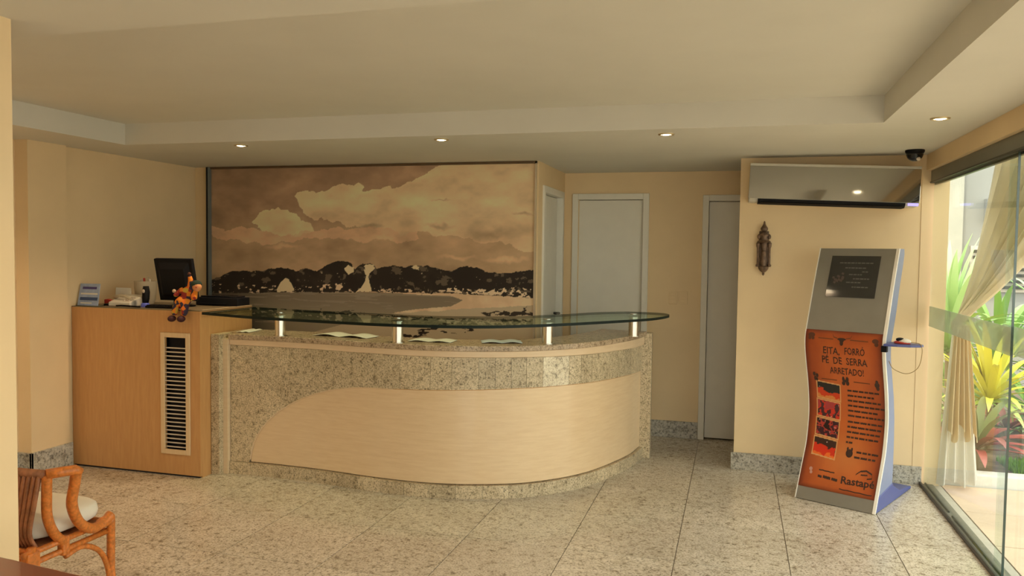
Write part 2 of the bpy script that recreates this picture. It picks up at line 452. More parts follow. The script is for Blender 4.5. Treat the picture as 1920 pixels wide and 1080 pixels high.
# unseen downlights, added on the rest of the soffit to brighten the lobby
downlight(0.985, 2.70, 'added unseen downlight along the glass door, second from the kiosk', 30)
downlight(0.985, 0.80, 'added unseen downlight along the glass door, third from the kiosk', 30)
downlight(-0.42, 1.60, 'added unseen downlight over the front part of the lobby, nearest the glass door', 40)
downlight(-1.83, 1.10, 'added unseen downlight over the mahogany side table', 90)  # added lamp, strong enough to brighten the column face
downlight(-3.31, 1.60, 'added unseen downlight over the front left corner of the lobby', 65)
downlight(-4.40, 3.20, 'added unseen downlight beside the left wall', 60)

# ------------------------------------------------------------------ dome camera
t = thing('security_camera', (1.124, 5.82, ZC), 'small black dome security camera on the ceiling corner', 'security camera')
MB().lathe([(0.058, 0), (0.060, -0.008), (0.056, -0.020)], (1.124, 5.82, ZC), 24).build('base_ring', M['black'], t, smooth='auto')
MB().lathe([(0.054, -0.018), (0.052, -0.035), (0.045, -0.052), (0.032, -0.066), (0.014, -0.074)], (1.124, 5.82, ZC), 24).build('dome', M['blackgloss'], t, smooth=True)
MB().ball((1.140, 5.785, ZC-0.062), 0.013).build('lens', M['slat'], t, smooth=True)

# ------------------------------------------------------------------ mural (printed photograph on the back wall)
def vnoise(x, y, seed=0):
    xi = np.floor(x).astype(int); yi = np.floor(y).astype(int); xf = x-xi; yf = y-yi
    def h(a, b):
        n = (a*374761393 + b*668265263 + seed*974711) & 0xffffffff
        n = ((n ^ (n >> 13)) * 1274126177) & 0xffffffff
        return ((n ^ (n >> 16)) & 0xffff) / 65535.0
    u = xf*xf*(3-2*xf); v = yf*yf*(3-2*yf)
    return (h(xi, yi)*(1-u)+h(xi+1, yi)*u)*(1-v) + (h(xi, yi+1)*(1-u)+h(xi+1, yi+1)*u)*v
def fbm(x, y, o=5, seed=0):
    s = 0; a = 0.5
    for i in range(o): s = s + a*vnoise(x*2**i, y*2**i, seed+i); a *= 0.5
    return s
def inpoly(x, y, P):
    r = np.zeros(x.shape, bool); n = len(P)
    for i in range(n):
        x0, y0 = P[i]; x1, y1 = P[(i+1) % n]
        if y0 == y1: continue
        cnd = ((y0 > y) != (y1 > y)) & (x < (x1-x0)*(y-y0)/(y1-y0)+x0)
        r ^= cnd
    return r
def print_mesh(name, fn, nu, nv, colors, mat, parent, world=True):
    """a printed sheet: a fine grid whose vertices carry the colours of the print"""
    o = MB().grid(fn, nu, nv).build(name, mat, parent, smooth=True, world=world, fixn=False)
    ca = o.data.color_attributes.new('print', 'FLOAT_COLOR', 'POINT')
    c4 = np.ones((colors.shape[0], 4), np.float32); c4[:, :3] = colors
    ca.data.foreach_set('color', c4.ravel())
    return o
def lin(r, g, b):
    return np.array([((c/255.0+0.055)/1.055)**2.4 if c > 10 else c/255/12.92 for c in (r, g, b)])

MX0, MX1, MZ0, MZ1 = -4.470, -1.525, 0.80, 2.295
mural = thing('mural', (-3.0, YM, 0.8), 'large sepia mural of clouds above dark hills and a beach', 'mural')
#MURAL_BEGIN
NU, NV = 640, 330
gu, gv = np.meshgrid(np.linspace(0, 1, NU+1), np.linspace(0, 1, NV+1))
mx = (MX0 + (MX1-MX0)*gu); mz = (MZ0 + (MZ1-MZ0)*gv)
def mural_colors(X, Z):
    n1 = fbm(X*3.1, Z*5.0, 5, 1)-0.48; n2 = fbm(X*9, Z*9, 4, 9)-0.48; n3 = fbm(X*26, Z*26, 4, 21)-0.48
    x = X + 0.05*n2 + 0.10*n1; z = Z + 0.05*n2 + 0.06*n1
    col = np.zeros(X.shape+(3,))
    def put(mask, c):
        mm = mask[..., None] if mask.dtype != bool else mask[..., None].astype(float)
        col[:] = col*(1-mm) + np.asarray(c)*mm
    smooth = lambda a, b, t: np.clip((t-a)/(b-a), 0, 1)**2*(3-2*np.clip((t-a)/(b-a), 0, 1))
    put(np.ones(X.shape), lin(166, 130, 90))
    put(smooth(1.68, 2.10, z-0.10*(x+3)), lin(140, 108, 78))
    put(smooth(1.72, 1.50, z)*0.5, lin(150, 122, 84))
    put(np.clip(n1*2.6, 0, 1)*0.5, lin(184, 144, 102))
    # upper dark sky wedge, big pale cloud and the smaller one
    big = POLY['bigcloud']; small = POLY['smallcloud']
    bx = X + 0.10*n2 + 0.03*n3; bz = Z + 0.09*n2 + 0.03*n3
    put(inpoly(bx, bz, big), lin(198, 166, 118))
    put(inpoly(bx, bz, small), lin(204, 168, 118))
    put(inpoly(bx, bz, POLY['streaks'])*0.75, lin(198, 152, 108))
    m = inpoly(bx, bz, big)
    put(m*smooth(-2.9, -2.2, X)*0.6, lin(190, 160, 116))
    put(m*smooth(2.0, 1.65, Z + 0.2*n1)*0.55, lin(182, 142, 98))
    for cx, cz, rx, rz in POLY['wisps']:
        put(np.clip(1.15-np.sqrt(((bx-cx)/rx)**2+((bz-cz)/rz)**2), 0, 1)*0.7, lin(140, 110, 78))
    for cx, cz, rx, rz in POLY['pale']:
        put(np.clip(1.15-np.sqrt(((bx-cx)/rx)**2+((bz-cz)/rz)**2), 0, 1)*0.6, lin(202, 160, 112))
    # soft modelling inside the clouds
    nn = fbm(X*5.0, Z*9.0, 5, 13)-0.48
    col[:] = col*(1+0.75*nn[..., None])
    # water, beach
    zs = POLY['shore_z']
    low = Z < zs
    put(low, lin(112, 98, 76))
    put(low*smooth(-3.7, -4.5, X)*0.8, lin(52, 44, 36))
    put(low*smooth(1.19, 1.02, Z)*0.7, lin(128, 116, 88))
    put(low*smooth(-3.6, -4.2, X)*smooth(1.14, 1.0, Z)*0.9, lin(50, 48, 42))
    put(low*np.clip(1-np.abs(Z-zs+0.012)/0.008, 0, 1)*0.5, lin(150, 132, 104))
    put(low & (fbm(X*4, Z*60, 3, 33) > 0.60), lin(124, 110, 88))
    put(inpoly(X+0.10*n2, Z+0.012*n2, POLY['beach']), lin(182, 150, 108))
    put(inpoly(X+0.16*n2, Z+0.02*n2+0.008*n3, POLY['beach'])*np.clip(0.5+3*n2, 0, 1)*0.6, lin(206, 176, 134))
    put(inpoly(x, Z+0.03*n2, POLY['beach_low']), lin(160, 142, 108))
    nr = fbm(X*14, Z*34, 4, 41)
    nr2 = fbm(X*11+3, Z*40, 3, 55)
    put(inpoly(x, z, POLY['rocks_a']) & (nr > 0.50), lin(46, 38, 30))
    put(inpoly(x, z, POLY['rocks_b']) & (nr2 > 0.50), lin(40, 32, 26))
    put(inpoly(x, z, POLY['rocks_c']) & (nr > 0.50), lin(60, 56, 44))
    # hills
    hx = X + 0.02*n3; hz = Z + 0.03*n3
    hill = inpoly(hx, hz, POLY['hills'])
    put(hill, lin(36, 29, 24))
    put(hill*np.clip(n2*3, 0, 1)*0.4, lin(58, 48, 38))
    nh = fbm(X*18, Z*24, 4, 77)
    put(hill & (nh > 0.61), lin(84, 70, 54))
    put(hill & (fbm(X*34, Z*50, 3, 101) > 0.77), lin(176, 150, 116))
    put(hill & (Z < POLY['shore_z']+0.035) & (fbm(X*26, Z*60, 3, 111) > 0.60), lin(186, 158, 122))
    put(inpoly(hx, hz, POLY['town']) & (fbm(X*30, Z*44, 3, 90) > 0.46), lin(190, 164, 126))
    for k in ('dune', 'patch_a', 'patch_b', 'patch_c', 'patch_d'):
        put(inpoly(hx, hz, POLY[k]), lin(206, 168, 122))
    put((inpoly(hx, hz, POLY['foothill'])) & (nh > 0.50), lin(190, 160, 120))
    return col
POLY = {
    'bigcloud': [(-3.655, 2.045), (-3.621, 2.083), (-3.502, 2.12), (-3.401, 2.096), (-3.334, 2.103), (-3.284, 2.132), (-3.168, 2.153), (-3.005, 2.166), (-2.976, 2.137), (-3.005, 2.1), (-2.859, 2.106), (-2.716, 2.127), (-2.559, 2.168), (-2.45, 2.232), (-2.358, 2.28), (-2.236, 2.314), (-2.176, 2.362), (-1.487, 2.362), (-1.475, 1.588), (-2.064, 1.709), (-2.524, 1.749), (-3.003, 1.805), (-3.25, 1.819), (-3.434, 1.849), (-3.536, 1.909), (-3.621, 1.977)],
    'smallcloud': [(-4.047, 1.848), (-4.003, 1.886), (-3.968, 1.932), (-3.862, 1.963), (-3.81, 1.947), (-3.776, 1.924), (-3.724, 1.932), (-3.621, 1.886), (-3.569, 1.849), (-3.485, 1.826), (-3.467, 1.743), (-3.569, 1.705), (-3.776, 1.711), (-3.968, 1.756)],
    'streaks': [(-4.489, 1.8), (-4.325, 1.754), (-4.163, 1.786), (-4.021, 1.771), (-3.968, 1.756), (-3.776, 1.711), (-3.467, 1.743), (-3.003, 1.805), (-2.524, 1.749), (-2.524, 1.676), (-3.003, 1.687), (-3.333, 1.699), (-3.845, 1.649), (-4.199, 1.661), (-4.489, 1.675)],
    'hills': [(-4.51, 1.304), (-4.473, 1.321), (-4.363, 1.362), (-4.254, 1.404), (-3.968, 1.409), (-3.88, 1.434), (-3.706, 1.437), (-3.638, 1.415), (-3.569, 1.432), (-3.501, 1.436), (-3.433, 1.412), (-3.349, 1.466), (-3.265, 1.505), (-3.182, 1.506), (-3.116, 1.492), (-3.067, 1.448), (-3.018, 1.482), (-2.953, 1.492), (-2.896, 1.478), (-2.88, 1.444), (-2.791, 1.468), (-2.696, 1.482), (-2.616, 1.471), (-2.491, 1.485), (-2.382, 1.468), (-2.304, 1.448), (-2.212, 1.442), (-2.137, 1.477), (-2.076, 1.485), (-2.001, 1.468), (-1.911, 1.441), (-1.792, 1.436), (-1.675, 1.443), (-1.474, 1.477), (-1.47, 1.247), (-1.849, 1.255), (-2.211, 1.26), (-2.838, 1.258), (-3.501, 1.236), (-4.51, 1.201)],
    'dune': [(-2.961, 1.45), (-2.904, 1.466), (-2.888, 1.452), (-2.936, 1.414), (-2.952, 1.376), (-2.944, 1.332), (-2.919, 1.258), (-3.066, 1.252), (-3.017, 1.286), (-2.981, 1.339), (-2.972, 1.391), (-2.993, 1.435)],
    'patch_a': [(-3.174, 1.446), (-3.133, 1.477), (-3.075, 1.463), (-3.083, 1.418), (-3.132, 1.399)],
    'patch_b': [(-3.819, 1.25), (-3.776, 1.321), (-3.732, 1.352), (-3.68, 1.315), (-3.646, 1.243), (-3.811, 1.229)],
    'patch_c': [(-2.993, 1.465), (-2.969, 1.487), (-2.896, 1.478), (-2.92, 1.451), (-2.977, 1.443)],
    'patch_d': [(-2.569, 1.457), (-2.538, 1.484), (-2.491, 1.476), (-2.498, 1.451)],
    'foothill': [(-3.569, 1.28), (-3.365, 1.3), (-3.198, 1.319), (-3.132, 1.305), (-3.066, 1.252), (-3.569, 1.234)],
    'town': [(-1.85, 1.301), (-1.688, 1.326), (-1.471, 1.303), (-1.47, 1.24), (-1.761, 1.246), (-2.059, 1.267), (-2.287, 1.272), (-2.257, 1.305), (-2.181, 1.314), (-2.135, 1.3)],
    'beach': [(-2.838, 1.252), (-2.211, 1.26), (-1.849, 1.251), (-1.47, 1.243), (-1.469, 1.157), (-2.057, 1.123), (-2.519, 1.086), (-2.709, 1.09), (-2.519, 1.123), (-2.24, 1.154), (-2.134, 1.207), (-2.241, 1.24)],
    'beach_low': [(-2.677, 1.088), (-2.057, 1.138), (-1.469, 1.199), (-1.463, 0.751), (-3.846, 0.631), (-3.672, 0.825), (-3.331, 0.945)],
    'rocks_a': [(-1.967, 1.112), (-1.759, 1.154), (-1.469, 1.178), (-1.468, 1.094), (-1.907, 1.093)],
    'rocks_b': [(-2.66, 0.919), (-2.44, 0.994), (-2.132, 1.027), (-1.995, 0.997), (-1.995, 0.954), (-2.517, 0.903)],
    'rocks_c': [(-3.706, 1.046), (-3.415, 1.091), (-3.098, 1.089), (-2.837, 1.061), (-2.362, 1.052), (-1.468, 1.094), (-1.467, 1.045), (-2.999, 1.036)],
    'wisps': [(-2.323, 1.807, 0.145, 0.028), (-1.624, 1.9, 0.101, 0.016), (-2.31, 2.015, 0.092, 0.008), (-2.922, 1.805, 0.129, 0.022), (-1.885, 1.738, 0.22, 0.056)],
    'pale': [(-3.758, 1.619, 0.172, 0.024), (-1.764, 1.542, 0.189, 0.028), (-2.168, 1.551, 0.181, 0.02), (-2.841, 1.703, 0.27, 0.027)],
    'shore_z': 1.25}
cols = np.clip(mural_colors(mx, mz) * 1.8, 0, 0.92)
cols = cols*0.75 + 0.25*cols.mean(-1, keepdims=True)
print_mesh('print', lambda u, v: (MX0+(MX1-MX0)*u, YM-0.012, MZ0+(MZ1-MZ0)*v), NU, NV, cols.reshape(-1, 3), printed('mural_print', 0.5, 0.3), mural)
#MURAL_END
MB().box(MX0-0.02, MX1+0.005, YM-0.010, YM-0.0005, MZ0-0.02, ZC-0.002).build('backing', M['dark'], mural)
MB().box(MX0-0.032, MX0-0.018, YM-0.045, YM, MZ0-0.02, ZC-0.002).build('frame_stile', M['dark'], mural)
MB().box(MX0-0.018, MX0, YM-0.040, YM, MZ0-0.02, ZC-0.006).build('frame_stile', plain('grey_green_metal', (0.22, 0.25, 0.25), 0.35, 0.3), mural)
MB().box(MX1, MX1+0.012, YM-0.03, YM, MZ0-0.02, ZC-0.006).build('frame_stile', plain('pale_metal_stile', (0.62, 0.52, 0.38), 0.35, 0.3), mural)
MB().box(MX0-0.018, MX1+0.012, YM-0.03, YM, MZ1, ZC-0.002).build('frame_rail', plain('brown_rail', (0.11, 0.065, 0.03), 0.5), mural)

# ------------------------------------------------------------------ wooden cabinet with vent grille
CX0, CX1, CY0, CY1, CZ = -4.640, -3.55, 4.64, 5.25, 1.170
t = thing('cabinet', ((CX0+CX1)/2, 4.95, 0), 'tall honey wood cabinet with a slatted vent beside the counter', 'cabinet')
VX0, VX1, VZ0, VZ1 = -3.868, -3.627, 0.155, 1.010
fp = MB()
VI = 0.028
fp.box(CX0, VX0+VI, CY0, CY0+0.02, 0.012, CZ-0.006).box(VX1-VI, CX1, CY0, CY0+0.02, 0.012, CZ-0.006)
fp.box(VX0+VI, VX1-VI, CY0, CY0+0.02, 0.012, VZ0+VI).box(VX0+VI, VX1-VI, CY0, CY0+0.02, VZ1-VI, CZ-0.006)
fp.build('front_panel', M['wood'], t)
MB().box(CX1-0.018, CX1, CY0+0.0205, CY1, 0.0, CZ-0.006).build('side_panel', M['wood'], t)
MB().box(CX0, CX0+0.018, CY0+0.0205, CY1, 0.0, CZ-0.006).build('side_panel', M['wood'], t)
MB().box(CX0+0.02, CX1-0.02, CY0+0.1, CY1-0.005, 0.02, CZ-0.02).build('carcass', M['dark'], t)
MB().box(CX0, CX1, CY0, CY1, CZ-0.0055, CZ).build('top', wood('olive_wood_top', (0.16, 0.125, 0.07), (0.20, 0.155, 0.085), 0.5), t)
MB().box(CX1-0.007, CX1+0.0005, CY0+0.03, CY1, CZ, CZ+0.003).build('edge_strip', M['trimwood'], t)
MB().box(CX0+0.01, CX1-0.01, CY0+0.004, CY0+0.02, 0.0, 0.0115).build('plinth', M['dark'], t)
g = MB()
fw = 0.034; y = CY0-0.012
g.box(VX0, VX0+fw, y, CY0-0.0005, VZ0, VZ1).box(VX1-fw, VX1, y, CY0-0.0005, VZ0, VZ1).box(VX0+fw, VX1-fw, y, CY0-0.0005, VZ0, VZ0+fw).box(VX0+fw, VX1-fw, y, CY0-0.0005, VZ1-fw, VZ1)
gr = g.build('vent_frame', M['trimwood'], t, bevel=0.003)
MB().box(VX0+VI, VX1-VI, CY0+0.05, CY0+0.06, VZ0+VI, VZ1-VI).build('vent_back', M['dark'], gr)
NS = 25; sm = None
for i in range(NS):
    z = VZ0+0.046 + i*(VZ1-VZ0-0.046-0.112)/(NS-1)
    if sm is None:
        o = MB().box(VX0+VI, VX1-VI, CY0+0.001, CY0+0.010, 0, 0.0075).build('slat', M['slat'], gr)
        sm = o.data
    else:
        o = bpy.data.objects.new('slat', sm); COL.objects.link(o); o.parent = gr
    o.location.z = z

# ------------------------------------------------------------------ curved reception counter
FRONT = [(-3.44, 4.812), (-3.10, 4.815), (-2.72, 4.795), (-2.28, 4.740), (-1.90, 4.732), (-1.56, 4.807), (-1.245, 4.969), (-0.952, 5.303), (-0.740, 5.83), (-0.672, 6.20)]
CUR = np.array(catmull(FRONT, 16))
SEG = np.r_[0, np.cumsum(np.hypot(*np.diff(CUR, axis=0).T))]
SL = SEG[-1]
def cpos(s, off=0.0):
    """point on the counter front at arc length s, moved outwards by off"""
    x = np.interp(s, SEG, CUR[:, 0]); y = np.interp(s, SEG, CUR[:, 1])
    e = 0.02
    dx = np.interp(s+e, SEG, CUR[:, 0])-np.interp(s-e, SEG, CUR[:, 0]); dy = np.interp(s+e, SEG, CUR[:, 1])-np.interp(s-e, SEG, CUR[:, 1])
    l = math.hypot(dx, dy) or 1
    return (x + off*dy/l, y - off*dx/l)
def s_of_x(x): return float(np.interp(x, CUR[:, 0], SEG))
def curved(s0, s1, lo, hi, out, thick, n=None):
    """a curved slab: front face at offset out, thickness thick, between heights lo(s) and hi(s)"""
    n = n or max(1, int((s1-s0)/0.035)); m = MB(); vs = []; fs = []
    for i in range(n+1):
        s = s0+(s1-s0)*i/n
        a = cpos(s, out); b = cpos(s, out-thick)
        l = lo(s) if callable(lo) else lo; h = hi(s) if callable(hi) else hi
        h = max(h, l+0.0005)
        vs += [(*a, l), (*a, h), (*b, h), (*b, l)]
    for i in range(n):
        k = 4*i
        for j in range(4):
            l = (j+1) % 4
            fs.append((k+j, k+l, k+4+l, k+4+j))
    fs += [(0, 1, 2, 3), (4*n+3, 4*n+2, 4*n+1, 4*n)]
    return m.add(vs, fs)
ct = thing('reception_counter', (-2.0, 5.0, 0), 'curved reception counter faced with granite and pale veneer', 'counter')
ZB, ZP, ZG, ZW, ZT = 0.088, 0.715, 0.918, 0.962, 0.998
AX0, AX1 = -3.285, -2.25
def arch(s):
    x = cpos(s)[0]
    if x <= AX0: return ZB
    if x < AX1:
        q = (AX1-x)/(AX1-AX0)
        return ZB+(ZP-0.024-ZB)*math.sqrt(max(0, 1-q*q))
    r = (s-s_of_x(AX1))/(SL-s_of_x(AX1))
    return ZP-0.024+0.026*min(1, r*2.6)-0.025*max(0, (r-0.55)/0.45)
def gtop(s):
    r = s/SL
    return ZG - 0.028*max(0, (r-0.6)/0.4)
curved(0, SL, 0.0, ZT-0.036, -0.06, 0.10).build('core', M['dark'], ct)
# granite base strip in blocks
cuts = np.linspace(0, SL, 22)
for i in range(21): curved(cuts[i]+0.0008, cuts[i+1]-0.0008, 0.0, ZB-0.002, 0.0, 0.05).build('base_block', M['granite'], ct)
# veneer panel with the arched left end, and its pale edging
s_a = s_of_x(AX0)
curved(s_a+0.004, SL-0.012, ZB+0.003, lambda s: arch(s)-0.002, -0.026, 0.03, 130).build('veneer_panel', M['panel'], ct, smooth='auto')
pts = [(*cpos(s, -0.020), arch(s)) for s in list(np.linspace(s_a+0.0005, s_a+0.03, 14)) + list(np.linspace(s_a+0.04, s_of_x(AX1)+0.1, 40))]
MB().tube(pts, 0.0055, 6).build('arch_edging', M['cream'], ct, smooth=True)
pts = [(*cpos(s, -0.022), arch(s)) for s in np.linspace(s_of_x(AX1)+0.1, SL-0.014, 80)]
MB().tube(pts, 0.003, 6).build('panel_edging', M['wood'], ct, smooth=True)
# upper granite: two mitred slabs on the left, then tiles along the curve
def diag(s):
    x = cpos(s)[0]; return 0.905 + (x+3.43)*(0.56-0.905)/(0.40)
s_d = s_of_x(-2.86)
curved(0.002, s_d, lambda s: arch(s)+0.002 if cpos(s)[0] > AX0 else ZB, lambda s: max(diag(s)-0.001, arch(s)+0.0025), -0.014, 0.03, 60).build('granite_slab', M['granite'], ct)
def s_px(x): return s_of_x(x)
joints = [0.004] + [s_of_x(v) for v in (-2.10, -1.885, -1.745, -1.575, -1.475, -1.378, -1.288, -1.195, -1.118, -1.050, -0.983, -0.925)]
while joints[-1] < SL-0.16: joints.append(joints[-1]+0.115)
joints.append(SL-0.012)
for i in range(len(joints)-1):
    a, b = joints[i], joints[i+1]
    if i == 0: lo = lambda s: max(arch(s)+0.002, diag(s)+0.001)
    else: lo = lambda s: arch(s)+0.002
    curved(a+0.0009, b-0.0009, lo, gtop, -0.014+random.uniform(-0.001, 0.001), 0.03, 70 if i == 0 else None).build('granite_tile', M['granite_pale'] if i in (8, 9) else M['granite'], ct)
# cream moulding, top slab
curved(0.0, SL, lambda s: gtop(s)+0.002, ZW-0.0005, -0.004, 0.04, 110).build('cream_moulding', M['cream'], ct, smooth='auto', bevel=0.004)
TOPW = 0.36
def slab(z0, z1, o0, o1, s0, s1, n=110):
    m = MB(); vs = []; fs = []
    for i in range(n+1):
        s = s0+(s1-s0)*i/n; a = cpos(s, o0); b = cpos(s, o1)
        vs += [(*a, z0), (*a, z1), (*b, z1), (*b, z0)]
    for i in range(n):
        for j in range(4):
            fs.append((4*i+j, 4*i+(j+1) % 4, 4*i+4+(j+1) % 4, 4*i+4+j))
    fs += [(0, 1, 2, 3), (4*n+3, 4*n+2, 4*n+1, 4*n)]
    return m.add(vs, fs)
slab(ZW, ZT, 0.012, -TOPW, -0.0, SL).build('stone_top', M['counter_top'], ct, smooth='auto', bevel=0.003)
# left end: granite upright and wood strip; right end: granite upright
MB().box(-3.546, -3.478, 4.752, 4.90, 0, ZT).build('end_upright', M['granite'], ct, bevel=0.002)
MB().box(-3.478, -3.442, 4.795, 4.90, 0, ZW).build('wood_strip', M['cream'], ct)
MB().box(-3.546, -3.43, 4.90, 5.17, ZW, ZT).build('top_return', M['counter_top'], ct)
MB().box(-0.705, -0.618, 6.195, 6.262, 0, 0.985).build('end_upright', M['granite'], ct, bevel=0.003)

# glass top on steel posts
GZ0, GZ1 = 1.142, 1.160
GF = [(-3.545, 4.655), (-3.03, 4.50), (-2.50, 4.42), (-1.97, 4.375), (-1.47, 4.48), (-1.12, 4.75), (-0.775, 5.17), (-0.55, 5.50), (-0.462, 5.82), (-0.52, 5.99), (-0.66, 6.04)]
GB = [(-0.80, 6.03), (-1.00, 5.86), (-1.18, 5.58), (-1.40, 5.30), (-1.68, 5.12), (-2.05, 5.03), (-2.6, 5.07), (-3.1, 5.14), (-3.545, 5.235)]
GL = [tuple(p) for p in catmull(GF, 10)] + [tuple(p) for p in catmull(GB, 10)]
gt = thing('glass_counter_top', (-2.0, 4.9, 1.0), 'curved clear green glass shelf raised on steel posts over the counter', 'glass shelf')
n = len(GL)
bm = MB().add([(x, y, GZ1) for x, y in GL], [tuple(range(n))]).add([(x, y, GZ0) for x, y in GL], [tuple(reversed(range(n)))])
bm.build('glass_sheet', M['topglass'], gt, fixn=False)
MB().add([(x, y, GZ0) for x, y in GL] + [(x, y, GZ1) for x, y in GL], [(i, (i+1) % n, n+(i+1) % n, n+i) for i in range(n)]).build('glass_edge', M['glass_edge'], gt)
for (x, y) in ((-3.05, 4.845), (-2.13, 4.775), (-1.195, 5.09), (-0.715, 5.80)):
    p = MB().lathe([(0.047, 0.0005), (0.047, 0.004), (0.036, 0.005), (0.036, GZ0-ZT-0.0055), (0.045, GZ0-ZT-0.005), (0.045, GZ0-ZT-0.0005)], (x, y, ZT), 28).build('post', M['chrome'], gt, smooth='auto')
    MB().lathe([(0.028, 0.0005), (0.028, 0.003), (0.02, 0.004)], (x, y, GZ1), 20).build('cap', M['chrome'], gt, smooth='auto')

# leaflets on the counter
def leaflet(cx, cy, w, d, rz, label, mat, curl=0.008):
    c, s = math.cos(rz), math.sin(rz)
    def fn(u, v):
        a, b = (u-0.5)*w, (v-0.5)*d
        return (cx+a*c-b*s, cy+a*s+b*c, ZT+0.0035+curl*(abs(math.sin(u*PI*2))**1.5))
    o = MB().grid(fn, 16, 4).build('leaflet', mat, None, smooth=True, solid=0.002)
    tag(o, label, 'leaflet', 'leaflets on the reception counter')
leaflet(-2.62, 4.99, 0.44, 0.17, -0.10, 'open cream leaflet between the first and second steel posts', M['paper'], 0.014)
leaflet(-1.95, 4.94, 0.30, 0.16, 0.05, 'white leaflet just right of the second steel post', M['paper'])
leaflet(-1.50, 5.05, 0.27, 0.16, 0.35, 'bluish leaflet just left of the third steel post', plain('faint_blue_paper', (0.58, 0.62, 0.66), 0.7))
leaflet(-3.415, 5.02, 0.10, 0.21, 0.12, 'small paper slip against the side of the wooden cabinet', M['paper'], 0.006)

# ------------------------------------------------------------------ things on the cabinet
DZ = CZ
# leaflet stand
t = thing('leaflet_stand', (-4.535, 4.70, DZ), 'blue leaflet in a small clear stand at the cabinet left end', 'leaflet stand')
def lean(x, h, d): return (x, 4.675+d+h*0.22, DZ+h*0.975)
MB().add([lean(-4.625, 0.004, 0), lean(-4.445, 0.004, 0), lean(-4.455, 0.165, 0), lean(-4.628, 0.165, 0), lean(-4.625, 0.004, 0.006), lean(-4.445, 0.004, 0.006), lean(-4.455, 0.165, 0.006), lean(-4.628, 0.165, 0.006)],
         [(0,1,2,3),(7,6,5,4),(0,4,5,1),(1,5,6,2),(2,6,7,3),(3,7,4,0)]).build('leaflet', M['bluepaper'], t)
for (h0, h1, x0, x1, mt) in ((0.125, 0.142, -4.60, -4.475, plain('violet_ink', (0.08, 0.06, 0.22), 0.6)), (0.085, 0.096, -4.61, -4.46, M['paper']), (0.042, 0.065, -4.61, -4.455, plain('navy_ink', (0.05, 0.09, 0.22), 0.6)), (0.018, 0.026, -4.60, -4.50, M['paper'])):
    MB().add([lean(x0, h0, -0.001), lean(x1, h0, -0.001), lean(x1, h1, -0.001), lean(x0, h1, -0.001)], [(0,1,2,3)]).build('printed_band', mt, t, solid=0.0006)
MB().box(-4.628, -4.440, 4.665, 4.745, DZ+0.0005, DZ+0.004).build('stand_foot', M['glass_side'], t)
# stapler
t = thing('stapler', (-4.44, 4.78, DZ), 'small red stapler beside the telephone', 'stapler')
MB().box(-4.475, -4.405, 4.765, 4.795, DZ+0.0005, DZ+0.012).build('base', M['black'], t, bevel=0.003)
MB().prism([(-4.472, 0.014), (-4.408, 0.022), (-4.408, 0.040), (-4.440, 0.050), (-4.472, 0.046)], lambda p, h: (p[0], h, DZ+p[1]), 4.767, 4.793).build('arm', M['red'], t, bevel=0.004)
# telephone
t = thing('telephone', (-4.30, 4.82, DZ), 'cream desk telephone with a curved handset beside the red stapler', 'telephone')
MB().prism([(4.74, 0.0005), (4.92, 0.0005), (4.92, 0.075), (4.90, 0.08), (4.74, 0.03)], lambda p, h: (h, p[0], DZ+p[1]), -4.41, -4.22).build('body', M['paper'], t, bevel=0.006)
MB().tube([(-4.405+0.04*0, 4.80, DZ+0.062), (-4.36, 4.795, DZ+0.075), (-4.31, 4.79, DZ+0.072), (-4.26, 4.785, DZ+0.055), (-4.235, 4.78, DZ+0.045)], [0.014, 0.011, 0.010, 0.011, 0.014], 8).build('handset', M['beige'], t, smooth=True)
kp = MB()
for a in range(3):
    for b in range(4): kp.box(-4.30+a*0.022, -4.286+a*0.022, 4.76+b*0.018, 4.772+b*0.018, DZ+0.038+b*0.005, DZ+0.048+b*0.005)
kp.build('keypad', M['slat'], t)
# tent card
t = tag(MB().prism([(4.925, 0.0005), (4.95, 0.0005), (4.94, 0.125), (4.936, 0.125)], lambda p, h: (h, p[0], DZ+p[1]), -4.52, -4.385).build('tent_card', M['paper'], None), 'white folded tent card standing behind the telephone', 'card')
# desk organiser (beige) and cordless phone
t = thing('desk_organiser', (-4.335, 5.035, DZ), 'beige rounded desk organiser behind the cordless phone', 'organiser')
MB().lathe([(0.055, 0.0005), (0.07, 0.03), (0.080, 0.12), (0.082, 0.175), (0.074, 0.175), (0.068, 0.06)], (-4.335, 5.035, DZ), 20).build('cup', M['beige'], t, smooth='auto')
for k in range(4): MB().tube([(-4.36+k*0.02, 5.035, DZ+0.08), (-4.37+k*0.026, 5.04-0.01*(k % 2), DZ+0.19+0.008*(k % 3))], 0.008, 6).build('pen', [M['paper'], M['red'], M['beige'], M['paper']][k], t)
t = thing('cordless_phone', (-4.115, 4.775, DZ), 'upright black cordless phone on a bright blue cradle left of the monitor', 'telephone')
MB().lathe([(0.030, 0.0005), (0.030, 0.020), (0.022, 0.030)], (-4.115, 4.775, DZ), 16).build('cradle', M['bluelight'], t, smooth='auto')
MB().tube([(-4.115, 4.775, DZ+0.02), (-4.113, 4.778, DZ+0.06), (-4.114, 4.782, DZ+0.11), (-4.117, 4.785, DZ+0.150)], [0.020, 0.026, 0.027, 0.020], 10).build('handset', M['black'], t, smooth=True)
MB().ball((-4.115, 4.757, DZ+0.115), (0.012, 0.004, 0.014)).build('display', M['slat'], t, smooth=True)
# black cable
o = MB().tube(catmull([(-4.30, 4.70, DZ+0.008), (-4.24, 4.685, DZ+0.012), (-4.18, 4.70, DZ+0.008), (-4.14, 4.672, DZ+0.010), (-4.10, 4.668, DZ+0.009), (-4.07, 4.672, DZ+0.008)], 8), 0.0065, 6).build('cable', M['black'], None, smooth=True)
tag(o, 'tangled black cable along the cabinet front edge', 'cable')
